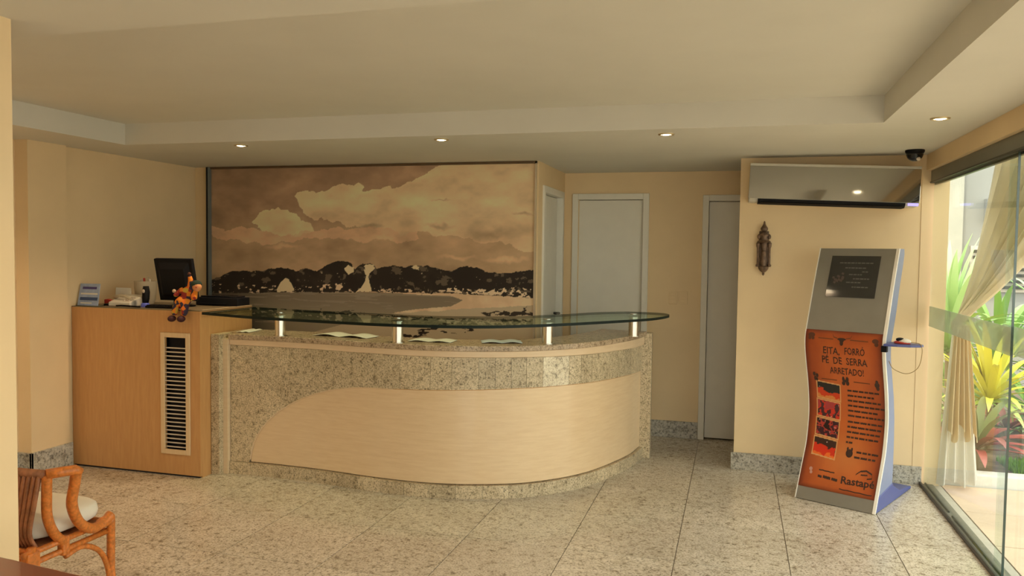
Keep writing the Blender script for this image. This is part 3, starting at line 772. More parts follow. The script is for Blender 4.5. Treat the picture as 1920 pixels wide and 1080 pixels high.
# keyboard
t = thing('keyboard', (-3.93, 4.75, DZ), 'black keyboard lying in front of the monitor', 'keyboard')
MB().box(-4.05, -3.79, 4.695, 4.80, DZ+0.0005, DZ+0.016).build('case', M['black'], t, bevel=0.003)
k = MB()
for a in range(11):
    for b in range(4): k.box(-4.042+a*0.0225, -4.025+a*0.0225, 4.702+b*0.023, 4.720+b*0.023, DZ+0.016, DZ+0.022)
tag(k.build('keys', M['black'], t), kind='stuff')
# monitor, seen from behind
mo = thing('monitor', (-3.945, 4.93, DZ), 'black computer monitor turned away, seen from behind', 'monitor')
mw, mh = 0.315, 0.315
Rz = Matrix.Rotation(math.radians(2), 4, 'Z'); Tl = Matrix.Rotation(math.radians(13), 4, 'X')
def mon(p):  # local: x across, y towards the viewer's side is negative (back shell), z up
    q = Tl @ Vector((p[0], p[1], p[2])); q = Rz @ q
    return (q.x, q.y, q.z+0.045)
def mbox(x0, x1, y0, y1, z0, z1):
    m = MB().box(x0, x1, y0, y1, z0, z1); m.v = [mon(p) for p in m.v]; return m
mbox(-mw/2, mw/2, -0.012, 0.02, 0.0, mh).build('bezel', M['black'], mo, bevel=0.005, world=False)
m = MB().add([(-mw/2+.02, -0.012, .02), (mw/2-.02, -0.012, .02), (mw/2-.02, -0.012, mh-.02), (-mw/2+.02, -0.012, mh-.02), (-.10, -.04, .06), (.10, -.04, .06), (.10, -.04, mh-.07), (-.10, -.04, mh-.07)],
             [(4,5,6,7),(0,1,5,4),(1,2,6,5),(2,3,7,6),(3,0,4,7),(3,2,1,0)]); m.v = [mon(p) for p in m.v]
m.build('back_shell', M['black'], mo, bevel=0.008, world=False)
mbox(-mw/2+.015, mw/2-.015, 0.0201, 0.022, 0.02, mh-.015).build('screen', M['blackgloss'], mo, world=False)
MB().box(-0.03, 0.03, -0.03, 0.0, 0.01, 0.10).build('neck', M['black'], mo, bevel=0.004, world=False)
MB().lathe([(0.10, 0.0005), (0.10, 0.008), (0.05, 0.016)], (0, 0.02, 0), 24).build('stand', M['black'], mo, world=False, smooth='auto')
# low black printer box behind
t = thing('printer', (-3.72, 5.16, DZ), 'low black printer at the rear of the cabinet below the mural', 'printer')
MB().box(-3.93, -3.562, 5.09, 5.24, DZ+0.0005, DZ+0.062).build('body', M['black'], t, bevel=0.006)
MB().box(-3.91, -3.60, 5.12, 5.24, DZ+0.0625, DZ+0.074).build('lid', M['blackgloss'], t, bevel=0.004)
MB().box(-3.88, -3.66, 5.075, 5.09, DZ+0.012, DZ+0.02).build('tray', M['black'], t)

# doll sitting on the cabinet edge
def skin_body(name, verts, edges, radii, mat, parent, root=0, sub=2):
    off = Vector((0,0,0)); p = parent
    while p: off += Vector(p.location); p = p.parent
    me = bpy.data.meshes.new(name); me.from_pydata([tuple(Vector(v)-off) for v in verts], edges, [])
    o = bpy.data.objects.new(name, me); COL.objects.link(o); o.parent = parent
    me.materials.append(mat)
    sk = o.modifiers.new('skin', 'SKIN'); sk.use_smooth_shade = True
    lay = me.skin_vertices[0].data if me.skin_vertices else None
    if lay is None:
        bpy.context.view_layer.objects.active = o
    lay = o.data.skin_vertices[0].data
    for i, r in enumerate(radii): lay[i].radius = (r*1.45, r*1.45)
    lay[root].use_root = True
    s = o.modifiers.new('sub', 'SUBSURF'); s.levels = sub; s.render_levels = sub
    return o
dl = thing('doll', (-3.69, 4.66, DZ), 'colourful rag doll sitting with boots over the cabinet edge', 'doll')
dx, dy = -3.685, 4.655
DZ = CZ+0.016
m_patch = bpy.data.materials.new('patchwork_cloth'); m_patch.use_nodes = True
nt = m_patch.node_tree; v = coords(nt); vo = node(nt, 'ShaderNodeTexVoronoi'); vo.inputs['Scale'].default_value = 34; nt.links.new(v, vo.inputs['Vector'])
sp = node(nt, 'ShaderNodeSeparateColor'); nt.links.new(vo.outputs['Color'], sp.inputs[0])
r = node(nt, 'ShaderNodeValToRGB'); r.color_ramp.interpolation = 'CONSTANT'
for i, (p, cc) in enumerate([(0, (0.80, 0.26, 0.02)), (0.2, (0.32, 0.03, 0.02)), (0.42, (0.62, 0.40, 0.05)), (0.6, (0.85, 0.20, 0.02)), (0.78, (0.04, 0.03, 0.06))]):
    if i < 2: e = r.color_ramp.elements[i]; e.position = p
    else: e = r.color_ramp.elements.new(p)
    e.color = (*cc, 1)
nt.links.new(sp.outputs[0], r.inputs['Fac']); nt.links.new(r.outputs[0], nt.nodes['Principled BSDF'].inputs['Base Color']); nt.nodes['Principled BSDF'].inputs['Roughness'].default_value = 0.9
V = [(dx, dy, DZ+0.035), (dx+0.015, dy+0.005, DZ+0.075), (dx+0.05, dy+0.0, DZ+0.115),          # pelvis, waist, chest
     (dx-0.035, dy-0.035, DZ+0.03), (dx-0.045, dy-0.045, DZ-0.02), (dx-0.045, dy-0.05, DZ-0.055),   # left leg
     (dx+0.03, dy-0.035, DZ+0.03), (dx+0.035, dy-0.045, DZ-0.02), (dx+0.028, dy-0.05, DZ-0.06),      # right leg
     (dx-0.02, dy-0.015, DZ+0.115), (dx-0.05, dy-0.03, DZ+0.085), (dx-0.055, dy-0.035, DZ+0.105),   # left arm
     (dx+0.055, dy-0.01, DZ+0.15), (dx+0.06, dy-0.01, DZ+0.19), (dx+0.05, dy-0.01, DZ+0.225),  # raised right arm
     (dx+0.085, dy-0.005, DZ+0.125), (dx+0.10, dy-0.03, DZ+0.085), (dx+0.105, dy-0.035, DZ+0.055)]   # neck, other sleeve
E_ = [(0,1),(1,2),(0,3),(3,4),(4,5),(0,6),(6,7),(7,8),(2,9),(9,10),(10,11),(2,12),(12,13),(13,14),(2,15),(15,16),(16,17)]
Rr = [0.034,0.030,0.030,0.020,0.017,0.014,0.020,0.018,0.015,0.014,0.014,0.012,0.015,0.013,0.009,0.018,0.018,0.014]
skin_body('body', V, E_, Rr, m_patch, dl)
MB().ball((dx+0.108, dy-0.008, DZ+0.148), (0.033, 0.030, 0.034)).build('head', plain('doll_skin', (0.72, 0.30, 0.12), 0.7), dl, smooth=True)
hm = MB().ball((dx+0.098, dy-0.002, DZ+0.166), (0.040, 0.036, 0.028)); hm.build('hat', plain('dark_green_felt', (0.012, 0.03, 0.018), 0.9), dl, smooth=True)
MB().ball((dx+0.122, dy-0.034, DZ+0.145), 0.006, 8, 6).build('nose', M['red'], dl, smooth=True)
for xx in (-0.052, 0.024):
    MB().ball((dx+xx, dy-0.066, DZ-0.073), (0.026, 0.032, 0.022)).build('boot', plain('dark_maroon_felt', (0.055, 0.012, 0.016), 0.8), dl, smooth=True)
MB().ball((dx-0.056, dy-0.036, DZ+0.116), 0.013, 8, 6).build('hand', plain('pale_cloth_hand', (0.62, 0.45, 0.28), 0.8), dl, smooth=True)
MB().ball((dx+0.048, dy-0.01, DZ+0.236), 0.012, 8, 6).build('hand', plain('brown_cloth_hand', (0.10, 0.03, 0.015), 0.8), dl, smooth=True)

DZ = CZ
# ------------------------------------------------------------------ light switches
for k, (x, lab) in enumerate(((-0.522, 'peach double switch plate, left of the pair in the corridor'), (-0.436, 'peach switch plate, right of the pair in the corridor'))):
    t = thing('switch_plate', (x, YB, 1.225), lab, 'light switch', 'switch plates on the corridor wall')
    MB().box(x-0.037, x+0.037, YB-0.008, YB-0.0003, 1.168, 1.282).build('plate', M['wall'], t, bevel=0.004)
    for z in (1.195, 1.225, 1.255): MB().box(x-0.02, x+0.02, YB-0.012, YB-0.0085, z-0.011, z+0.011).build('rocker', M['wall'], t, bevel=0.002)

# ------------------------------------------------------------------ air conditioner
ac = thing('air_conditioner', (0.63, YR, 2.10), 'wall-mounted split air conditioner with a mirrored front panel', 'air conditioner')
tilt = Matrix.Rotation(math.radians(2.2), 4, 'Y')
def acb(name, poly, x0, x1, mat, bev=0.0):
    m = MB().prism(poly, lambda p, h: tuple(tilt @ Vector((h, p[0], p[1]))), x0, x1)
    return m.build(name, mat, ac, bevel=bev, world=False)
acb('body', [(-0.0005, -0.135), (-0.150, -0.135), (-0.185, -0.105), (-0.172, 0.125), (-0.0005, 0.125)], -0.553, 0.553, M['acwhite'], 0.008)
acb('front_panel', [(-0.1865, -0.112), (-0.1915, -0.112), (-0.1785, 0.120), (-0.1735, 0.120)], -0.556, 0.556, M['mirror'], 0.002)
acb('top_edge', [(-0.1725, 0.1205), (-0.180, 0.1205), (-0.176, 0.138), (-0.1, 0.138), (-0.1, 0.1255), (-0.1725, 0.1255)], -0.556, 0.556, M['acwhite'], 0.002)
acb('air_outlet', [(-0.05, -0.136), (-0.150, -0.136), (-0.188, -0.113), (-0.180, -0.132), (-0.150, -0.146), (-0.05, -0.146)], -0.49, 0.47, M['black'], 0.0)
acb('louvre', [(-0.15, -0.1465), (-0.184, -0.135), (-0.186, -0.138), (-0.15, -0.150)], -0.47, 0.45, M['black'])
acb('indicator', [(-0.183, -0.1305), (-0.189, -0.1275), (-0.189, -0.1145), (-0.187, -0.1135)], 0.485, 0.550, M['led'])

# ------------------------------------------------------------------ carved bronze wall ornament
sx, sy = 0.190, YR-0.042
so = thing('wall_ornament', (sx, YR, 1.65), 'carved dark bronze spired wall ornament left of the kiosk', 'wall ornament')
MB().box(sx-0.034, sx+0.034, YR-0.012, YR-0.0005, 1.50, 1.78).build('back_plate', M['bronze'], so, bevel=0.004)
MB().lathe([(0.004, 1.455), (0.010, 1.468), (0.007, 1.474), (0.022, 1.486), (0.034, 1.503), (0.037, 1.515), (0.030, 1.522)], (sx, sy, 0), 16).build('lower_finial', M['bronze'], so, smooth='auto')
MB().lathe([(0.024, 1.520), (0.018, 1.535), (0.026, 1.56), (0.020, 1.60), (0.017, 1.64), (0.022, 1.675), (0.028, 1.70)], (sx, sy, 0), 14).build('figure', M['bronze'], so, smooth=True)
MB().ball((sx, sy-0.008, 1.622), (0.016, 0.016, 0.020), 12, 8).build('figure_head', M['bronze'], so, smooth=True)
for s in (-1, 1):
    MB().lathe([(0.011, 1.518), (0.015, 1.53), (0.008, 1.54), (0.008, 1.655), (0.013, 1.668), (0.015, 1.69), (0.006, 1.70)], (sx+s*0.040, sy, 0), 10).build('side_column', M['bronze'], so, smooth='auto')
    MB().ball((sx+s*0.034, sy, 1.738), (0.014, 0.012, 0.020), 10, 8).build('scroll', M['bronze'], so, smooth=True)
MB().lathe([(0.050, 1.695), (0.046, 1.705), (0.030, 1.715), (0.026, 1.735), (0.034, 1.752), (0.022, 1.765), (0.015, 1.775), (0.025, 1.788), (0.026, 1.800), (0.016, 1.815), (0.008, 1.83), (0.007, 1.84), (0.003, 1.852)], (sx, sy, 0), 16).build('spire', M['bronze'], so, smooth='auto')

# ------------------------------------------------------------------ information kiosk
KA = Vector((0.864, 5.271)); KB = Vector((0.410, 5.492)); KW = (KA-KB).length
kr = math.atan2(KA.y-KB.y, KA.x-KB.x); kc = (KA+KB)/2
kk = thing('information_kiosk', (kc.x, kc.y, 0), 'curved freestanding information kiosk with a screen and an orange poster', 'kiosk', None, kr)
PZ = [0, 0.10, 0.20, 0.33, 0.45, 0.56, 0.68, 0.78, 0.88, 0.97, 1.03, 1.08, 1.122, 1.25, 1.39, 1.52, 1.655]
PD = [0, 0.048, 0.095, 0.158, 0.188, 0.198, 0.182, 0.158, 0.126, 0.100, 0.091, 0.094, 0.107, 0.156, 0.207, 0.260, 0.318]
_cz = np.array(catmull(list(zip(PZ, PD)), 8))
def prof(z): return float(np.interp(z, _cz[:, 0], _cz[:, 1]))
BKZ = [0, 0.10, 0.23, 0.40, 0.55, 0.70, 0.85, 0.97, 1.06, 1.12, 1.25, 1.39, 1.55, 1.62, 1.655]
BKD = [0.30, 0.335, 0.345, 0.345, 0.338, 0.308, 0.255, 0.215, 0.215, 0.245, 0.30, 0.345, 0.410, 0.432, 0.425]
def backp(z): return float(np.interp(z, BKZ, BKD))
hw = KW/2
zz = list(np.linspace(0.004, 1.655, 60))
def kslab(name, x0, x1, f0, f1, z0, z1, mat, n=50, smooth='auto'):
    m = MB(); vs = []; fs = []
    for i in range(n+1):
        z = z0+(z1-z0)*i/n
        vs += [(x0, f0(z), z), (x1, f0(z), z), (x1, f1(z), z), (x0, f1(z), z)]
    for i in range(n):
        for j in range(4): fs.append((4*i+j, 4*i+(j+1) % 4, 4*i+4+(j+1) % 4, 4*i+4+j))
    fs += [(3, 2, 1, 0), (4*n, 4*n+1, 4*n+2, 4*n+3)]
    return m.add(vs, fs).build(name, mat, kk, smooth=smooth, world=False)
kslab('body', -hw+0.016, hw-0.016, lambda z: prof(z)+0.014, lambda z: backp(z)-0.012, 0.004, 1.650, M['bluegrey'])
for s in (-1, 1):
    x0, x1 = (hw-0.0155, hw) if s > 0 else (-hw, -hw+0.0155)
    kslab('side_panel', x0, x1, lambda z: prof(z)+0.0145, backp, 0.004, 1.655, M['bluegrey'])
    kslab('edge_trim', x0 if s > 0 else -hw, (hw+0.002) if s > 0 else -hw+0.005, lambda z: prof(z)-0.004, lambda z: prof(z)+0.014, 0.004, 1.657, M['pearl'])
ZS = 1.118
kslab('silver_front', -hw+0.0052, hw-0.0157, lambda z: prof(z)+0.001, lambda z: prof(z)+0.0135, ZS, 1.655, M['silver'])
kslab('silver_kick', -hw+0.0052, hw-0.0157, lambda z: prof(z)+0.001, lambda z: prof(z)+0.0135, 0.004, 0.078, M['silver'])
# screen
def kpt(u, z, e=0.0): return (-hw+u*KW, prof(z)-e, z)
SC = (0.185, 0.80, 1.335, 1.605)
sg = MB().grid(lambda u, v: kpt(SC[0]+(SC[1]-SC[0])*u, SC[2]+(SC[3]-SC[2])*v, 0.003), 2, 12).build('screen', plain('dark_screen', (0.028, 0.027, 0.026), 0.10, spec=0.6), kk, world=False, solid=0.003)
tb = MB()
for (u0, u1, zf) in ((0.30, 0.72, 0.83), (0.38, 0.64, 0.71), (0.60, 0.68, 0.62), (0.44, 0.62, 0.55), (0.50, 0.70, 0.45), (0.42, 0.62, 0.36), (0.50, 0.72, 0.25)):
    u = u0; zc = SC[2]+(SC[3]-SC[2])*zf
    while u < u1-0.02:
        w = random.uniform(0.02, 0.05)
        a, b = u, min(u+w, u1)
        tb.add([kpt(a, zc-0.0035, 0.0052), kpt(b, zc-0.0035, 0.0052), kpt(b, zc+0.0035, 0.0052), kpt(a, zc+0.0035, 0.0052)], [(0,1,2,3)])
        u += w+0.008
tb.build('screen_text', plain('dim_screen_text', (0.13, 0.125, 0.11), 0.3), sg, world=False)
tb = MB()
for k in range(14):
    u = random.uniform(0.23, 0.36); zc = SC[2]+(SC[3]-SC[2])*random.uniform(0.34, 0.60)
    tb.add([kpt(u, zc, 0.005), kpt(u+0.03, zc-0.006, 0.005), kpt(u+0.035, zc+0.008, 0.005), kpt(u+0.006, zc+0.012, 0.005)], [(0,1,2,3)])
tb.build('screen_picture', plain('dim_screen_picture', (0.085, 0.055, 0.05), 0.3), sg, world=False)
# poster print
NPU, NPV = 150, 330
pu, pv = np.meshgrid(np.linspace(0, 1, NPU+1), np.linspace(0, 1, NPV+1))
PZ0, PZ1 = 0.0785, 1.1175
pz = PZ0+(PZ1-PZ0)*pv
def poster_colors(u, z):
    col = np.zeros(u.shape+(3,)); a, b = lin(196, 98, 44), lin(128, 46, 20)
    edge = np.maximum(np.abs(u-0.52)*1.9, np.abs((z-0.56)/0.60)**2)+0.35*(fbm(u*6, z*9, 4, 5)-0.48)
    k = np.clip((edge-0.35)/0.75, 0, 1)[..., None]; col[:] = a*(1-k)+b*k
    k = np.clip((np.maximum(np.abs(u-0.5)*2, np.abs((z-0.6)/0.52)**3)-0.86)/0.22, 0, 1)[..., None]; col[:] = col*(1-k)+lin(70, 24, 14)*k
    k = (0.5*np.exp(-((u-0.55)/0.25)**2-((z-0.30)/0.12)**2))[..., None]; col[:] = col*(1-k)+lin(200, 130, 70)*k
    pal = [[(40, 38, 36), (206, 62, 24), (214, 130, 64)], [(70, 40, 44), (206, 52, 30), (170, 60, 60)], [(34, 18, 20), (180, 60, 50), (60, 30, 40)], [(60, 36, 30), (214, 50, 24), (232, 110, 40)]]
    for i, (zc, sk) in enumerate(((0.708, 0.0), (0.583, 0.004), (0.458, 0.004), (0.332, 0.0))):
        zz_ = z+(u-0.27)*0.05
        put = (np.abs(u-0.272+0.006*i) < 0.165) & (np.abs(zz_-zc) < 0.061)
        col[put] = lin(214, 160, 104)
        ins = (np.abs(u-0.272+0.006*i) < 0.150) & (np.abs(zz_-zc) < 0.053)
        f = fbm(u*16+i*7, z*30+i*3, 3, 61+i)
        t_ = (zz_-zc)/0.053
        if i in (0, 3): q = np.where(t_ > 0.15+1.6*(f-0.5), 0, np.where(t_ > -0.6+1.6*(f-0.5), 1, 2))
        else: q = np.where(f > 0.53, 0, np.where(f > 0.44, 1, 2))
        for kx in range(3): col[ins & (q == kx)] = lin(*pal[i][kx])
        col[ins & (fbm(u*40+i, z*60, 2, 81+i) > 0.66)] = lin(220, 190, 180)
    return col
pc = poster_colors(pu, pz)
po = print_mesh('poster', lambda u, v: (-hw+0.0055+(KW-0.0215)*u, prof(PZ0+(PZ1-PZ0)*v)-0.0005, PZ0+(PZ1-PZ0)*v), NPU, NPV, pc.reshape(-1, 3), printed('poster_print', 0.35), kk, world=False)
# lettering on the poster, bent to its curve
def lettering(txt, uc, zc, h, width=None, mat=None, wob=0.0, rot=0.0, bold=0.0):
    cu = bpy.data.curves.new('txt', 'FONT'); cu.body = txt; cu.align_x = 'CENTER'; cu.align_y = 'CENTER'; cu.size = 1.0; cu.offset = bold
    cu.resolution_u = 2
    ob = bpy.data.objects.new('txt', cu); COL.objects.link(ob)
    bpy.context.view_layer.update()
    me = bpy.data.meshes.new_from_object(ob.evaluated_get(bpy.context.evaluated_depsgraph_get()))
    bpy.data.objects.remove(ob); bpy.data.curves.remove(cu)
    bm_ = bmesh.new(); bm_.from_mesh(me)
    xs = [v.co.x for v in bm_.verts]; w0 = max(xs)-min(xs)
    sx_ = (width/w0) if width else h
    bmesh.ops.subdivide_edges(bm_, edges=[e for e in bm_.edges if e.calc_length() > 0.5], cuts=2)
    for v in bm_.verts:
        a, b = v.co.x*sx_, v.co.y*h
        b += wob*math.sin(a*130)
        a, b = a*math.cos(rot)-b*math.sin(rot), a*math.sin(rot)+b*math.cos(rot)
        z = zc+b
        v.co = (-hw+uc*KW+a, prof(z)-0.0022, z)
    bm_.to_mesh(me); bm_.free()
    me.name = 'lettering'; me.materials.clear(); me.materials.append(mat or M['ink'])
    o = bpy.data.objects.new('lettering', me); COL.objects.link(o); o.parent = po
    return o
lettering('EITA,', 0.345, 0.985, 0.066, 0.105, None, 0.002, -0.02, 0.012)
lettering('FORRÓ', 0.635, 0.990, 0.064, 0.125, None, 0.002, 0.0, 0.012)
lettering('PÉ  DE  SERRA', 0.50, 0.922, 0.066, 0.285, None, 0.002, 0.0, 0.012)
lettering('ARRETADO!', 0.525, 0.853, 0.062, 0.215, None, 0.002, 0.0, 0.012)
lettering('Rastapé', 0.735, 0.160, 0.062, 0.205, None, 0.0, 0.03, 0.022)
def strokes(items, mat, name='printed_line', wavy=0.0):
    m = MB()
    for (u0, z0, u1, z1, th) in items:
        n = 8; vs = []; fs = []
        for i in range(n+1):
            u = u0+(u1-u0)*i/n; z = z0+(z1-z0)*i/n+wavy*math.sin(i*2.3+u0*40)
            vs += [kpt(u, z-th/2, 0.0020), kpt(u, z+th/2, 0.0020)]
        for i in range(n): fs.append((2*i, 2*i+2, 2*i+3, 2*i+1))
        m.add(vs, fs)
    return m.build(name, mat, po, world=False)
strokes([(0.18, 1.066, 0.37, 1.064, 0.006), (0.58, 1.066, 0.80, 1.064, 0.006), (0.19, 0.790, 0.39, 0.789, 0.006), (0.60, 0.790, 0.80, 0.789, 0.006)], M['ink2'])
tx = []
for (zs, z1, ul) in ((0.728, 0.560, (0.93, 0.84, 0.92, 0.97, 0.88, 0.97)), (0.520, 0.388, (0.94, 0.93, 0.92, 0.93, 0.62))):
    for i, ue in enumerate(ul):
        z = zs+(z1-zs)*i/(len(ul)-1); u = 0.515
        while u < ue-0.02:
            w = random.uniform(0.025, 0.085); e = min(u+w, ue)
            tx.append((u, z, e, z, 0.012)); u = e+0.010
for i, (u0, ue) in enumerate(((0.66, 0.93), (0.64, 0.90))):
    z = 0.335-i*0.032; u = u0
    while u < ue-0.02:
        w = random.uniform(0.03, 0.08); e = min(u+w, ue); tx.append((u, z, e, z, 0.012)); u = e+0.012
for (u0, ue, z, th) in ((0.24, 0.44, 0.195, 0.007), (0.24, 0.29, 0.158, 0.014), (0.305, 0.40, 0.158, 0.016), (0.415, 0.49, 0.154, 0.016), (0.53, 0.93, 0.105, 0.006)):
    tx.append((u0, z, ue, z-0.004, th))
tag(strokes(tx, M['ink'], 'small_print', 0.0014), kind='stuff')
def blob_icon(uc, zc, items, mat, name):
    m = MB()
    for (du, dz, ru, rz_) in items:
        n = 12
        m.add([kpt(uc+du+ru*math.cos(2*PI*k/n), zc+dz+rz_*math.sin(2*PI*k/n), 0.0024) for k in range(n)], [tuple(range(n))])
    return m.build(name, mat, po, world=False)
blob_icon(0.475, 1.055, [(0, 0.012, 0.055, 0.009), (0, 0.005, 0.03, 0.014), (0, -0.014, 0.022, 0.016)], M['ink'], 'hat_figure')
strokes([(0.36, 1.095, 0.375, 1.078, 0.007), (0.375, 1.078, 0.42, 1.072, 0.006), (0.53, 1.072, 0.585, 1.078, 0.006), (0.585, 1.078, 0.60, 1.095, 0.007)], M['ink2'], 'horn_mark')
blob_icon(0.09, 1.075, [(0, 0.008, 0.045, 0.016), (-0.02, -0.012, 0.02, 0.012), (0.02, -0.012, 0.02, 0.012)], plain('faded_ink', (0.10, 0.03, 0.012), 0.6), 'accordion_mark')
blob_icon(0.885, 1.062, [(0, 0.008, 0.04, 0.015), (0.015, -0.012, 0.025, 0.014)], plain('faded_ink', (0.10, 0.03, 0.012), 0.6), 'accordion_mark')
blob_icon(0.12, 0.80, [(-0.02, 0.018, 0.018, 0.014), (0.015, 0.008, 0.018, 0.014), (-0.012, -0.012, 0.014, 0.016), (0.012, -0.018, 0.012, 0.012)], M['ink'], 'dancer_mark')
blob_icon(0.495, 0.79, [(-0.022, 0.012, 0.016, 0.018), (0.026, 0.012, 0.018, 0.018), (-0.022, -0.016, 0.022, 0.014), (0.028, -0.014, 0.022, 0.016), (0, 0, 0.02, 0.010)], M['ink'], 'dancer_mark')
blob_icon(0.885, 0.785, [(0, 0.018, 0.016, 0.014), (0, 0, 0.03, 0.018), (0.008, -0.022, 0.02, 0.014)], M['ink'], 'dancer_mark')
blob_icon(0.575, 0.325, [(-0.026, 0.022, 0.012, 0.012), (0.026, 0.022, 0.012, 0.012), (0, -0.004, 0.044, 0.026)], M['ink'], 'sun_mark')
blob_icon(0.135, 0.180, [(0, 0.012, 0.022, 0.012), (0.01, -0.008, 0.018, 0.010)], plain('pale_pink_ink', (0.55, 0.28, 0.22), 0.6), 'round_mark')
strokes([(0.70, 0.205, 0.75, 0.228, 0.008), (0.75, 0.228, 0.82, 0.236, 0.010), (0.82, 0.236, 0.89, 0.222, 0.010), (0.89, 0.222, 0.90, 0.198, 0.010), (0.90, 0.198, 0.84, 0.190, 0.008), (0.76, 0.208, 0.84, 0.212, 0.008)], M['ink'], 'accordion_logo', 0.001)
# blue foot
MB().prism([(0.02, 0.004), (0.76, 0.004), (0.76, 0.022), (0.50, 0.050), (0.36, 0.11), (0.335, 0.13), (0.06, 0.10), (0.02, 0.01)], lambda p, h: (h, p[0], p[1]), hw-0.17, hw+0.004).build('foot', M['blue'], kk, world=False, bevel=0.006)
MB().prism([(0.02, 0.004), (0.60, 0.004), (0.60, 0.022), (0.45, 0.050), (0.34, 0.11), (0.06, 0.10)], lambda p, h: (h, p[0], p[1]), -hw-0.0, -hw+0.10).build('foot', M['blue'], kk, world=False, bevel=0.006)
MB().box(-hw+0.105, hw-0.175, 0.30, 0.56, 0.004, 0.022).build('foot_plate', M['bluegrey'], kk, world=False)
# mouse shelf
sh_z = 1.058
pl = [(hw+0.004, 0.04), (hw+0.08, 0.055), (hw+0.15, 0.085), (hw+0.195, 0.13), (hw+0.20, 0.17), (hw+0.17, 0.21), (hw+0.10, 0.235), (hw+0.004, 0.235)]
MB().prism(pl, lambda p, h: (p[0], p[1], h), sh_z-0.007, sh_z+0.007).build('mouse_shelf', M['blue'], kk, world=False, bevel=0.003)
MB().box(hw-0.01, hw+0.022, 0.045, 0.075, sh_z-0.045, sh_z-0.0075).build('shelf_bracket', M['black'], kk, world=False)
mw_ = Matrix.Translation((kc.x, kc.y, 0)) @ Matrix.Rotation(kr, 4, 'Z')
q = mw_ @ Vector((hw+0.085, 0.14, sh_z+0.007))
ms = thing('computer_mouse', tuple(q), 'red black and white computer mouse on the kiosk shelf', 'mouse', None, kr)
def mball(c, r, name, mat):
    m = MB().ball(c, r, 14, 8); m.v = [(x, y, max(z, 0.001)) for x, y, z in m.v]; return m.build(name, mat, ms, smooth=True, world=False)
mball((0, 0, 0.006), (0.050, 0.032, 0.016), 'shell', M['red'])
mball((0.012, 0, 0.016), (0.040, 0.029, 0.018), 'cover', M['paper'])
mball((-0.010, -0.006, 0.026), (0.026, 0.020, 0.012), 'buttons', M['black'])
loop = catmull([(0.045, 0.0, 0.012), (0.075, 0.0, 0.012), (0.108, -0.005, 0.002), (0.118, -0.01, -0.05), (0.095, 0.0, -0.14), (0.03, 0.01, -0.185), (-0.05, 0.02, -0.165), (-0.082, 0.03, -0.12)], 8)
MB().tube(loop, 0.0022, 6).build('cord', plain('tan_cord', (0.36, 0.24, 0.10), 0.6), ms, smooth=True, world=False)

# ------------------------------------------------------------------ rattan chair (left foreground)
chx0, chx1 = -3.16, -2.65
ch = thing('rattan_chair', (-2.9, 2.62, 0), 'orange rattan armchair with an ivory cushion behind the column', 'chair')
for s, x in ((1, chx1), (-1, chx0)):
    fl_ = s*0.0
    # double side rails
    for z in (0.388, 0.345): MB().tube([(x, 2.40, z), (x, 2.62, z), (x, 2.83, z)], 0.013).build('side_rail', M['rattan'], ch, smooth=True)
    # front and rear legs
    MB().tube(catmull([(x+s*0.015, 2.835, 0.405), (x+s*0.005, 2.845, 0.30), (x, 2.85, 0.15), (x+s*0.012, 2.862, 0.0015)], 6), 0.0175).build('leg', M['rattan'], ch, smooth=True)
    MB().tube([(x, 2.44, 0.41), (x, 2.435, 0.2), (x+s*0.01, 2.40, 0.0015)], 0.0175).build('leg', M['rattan'], ch, smooth=True)
    # arched brace
    MB().tube(catmull([(x, 2.845, 0.05), (x, 2.83, 0.18), (x, 2.78, 0.275), (x, 2.69, 0.325), (x, 2.60, 0.315)], 8), 0.0115).build('arch_brace', M['rattan'], ch, smooth=True)
    # wrapped S posts
    o1 = s*0.055; o2 = s*0.115
    MB().tube(catmull([(x+o1, 2.465, 0.70), (x+o1*0.75, 2.475, 0.62), (x+o1*0.5, 2.49, 0.52), (x+o1*0.3, 2.53, 0.44), (x+0.002*s, 2.585, 0.385), (x+0.002*s, 2.60, 0.335)], 8), 0.0195, 10).build('back_post', M['rattan'], ch, smooth=True)
    MB().tube(catmull([(x+o2*0.98, 2.552, 0.698), (x+o2*0.85, 2.556, 0.64), (x+o2*0.6, 2.57, 0.55), (x+o2*0.38, 2.63, 0.455), (x+o2*0.2, 2.72, 0.395), (x+0.012*s, 2.80, 0.398), (x+0.012*s, 2.838, 0.418)], 8), [0.0215]*48+[0.022]*1, 10).build('arm_post', M['rattan'], ch, smooth=True)
    MB().ball((x+0.008*s, 2.80, 0.395), (0.026, 0.045, 0.024), 10, 8).build('joint_wrap', M['rattan'], ch, smooth=True)
    MB().box(x-0.018, x+0.018, 2.575, 2.612, 0.325, 0.405).build('joint_wrap', M['rattan'], ch, bevel=0.008)
    MB().box(x-0.020, x+0.020, 2.405, 2.465, 0.32, 0.395).build('joint_wrap', M['rattan'], ch, bevel=0.008)
    MB().tube([(x+o1, 2.46, 0.702), (x+o1+s*0.03, 2.50, 0.704), (x+o2, 2.545, 0.704), (x+o2+s*0.002, 2.560, 0.690)], 0.0205, 10).build('arm_rail', M['rattan'], ch, smooth=True)
MB().tube([(chx0-0.055, 2.46, 0.702), (-2.9, 2.445, 0.702), (chx1+0.055, 2.46, 0.702)], 0.017, 10).build('top_rail', M['rattan2'], ch, smooth=True)
for z in (0.388, 0.345):
    MB().tube([(chx0, 2.83, z), (chx1, 2.83, z)], 0.013).build('front_rail', M['rattan'], ch, smooth=True)
    MB().tube([(chx0, 2.44, z), (chx1, 2.44, z)], 0.013).build('rear_rail', M['rattan'], ch, smooth=True)
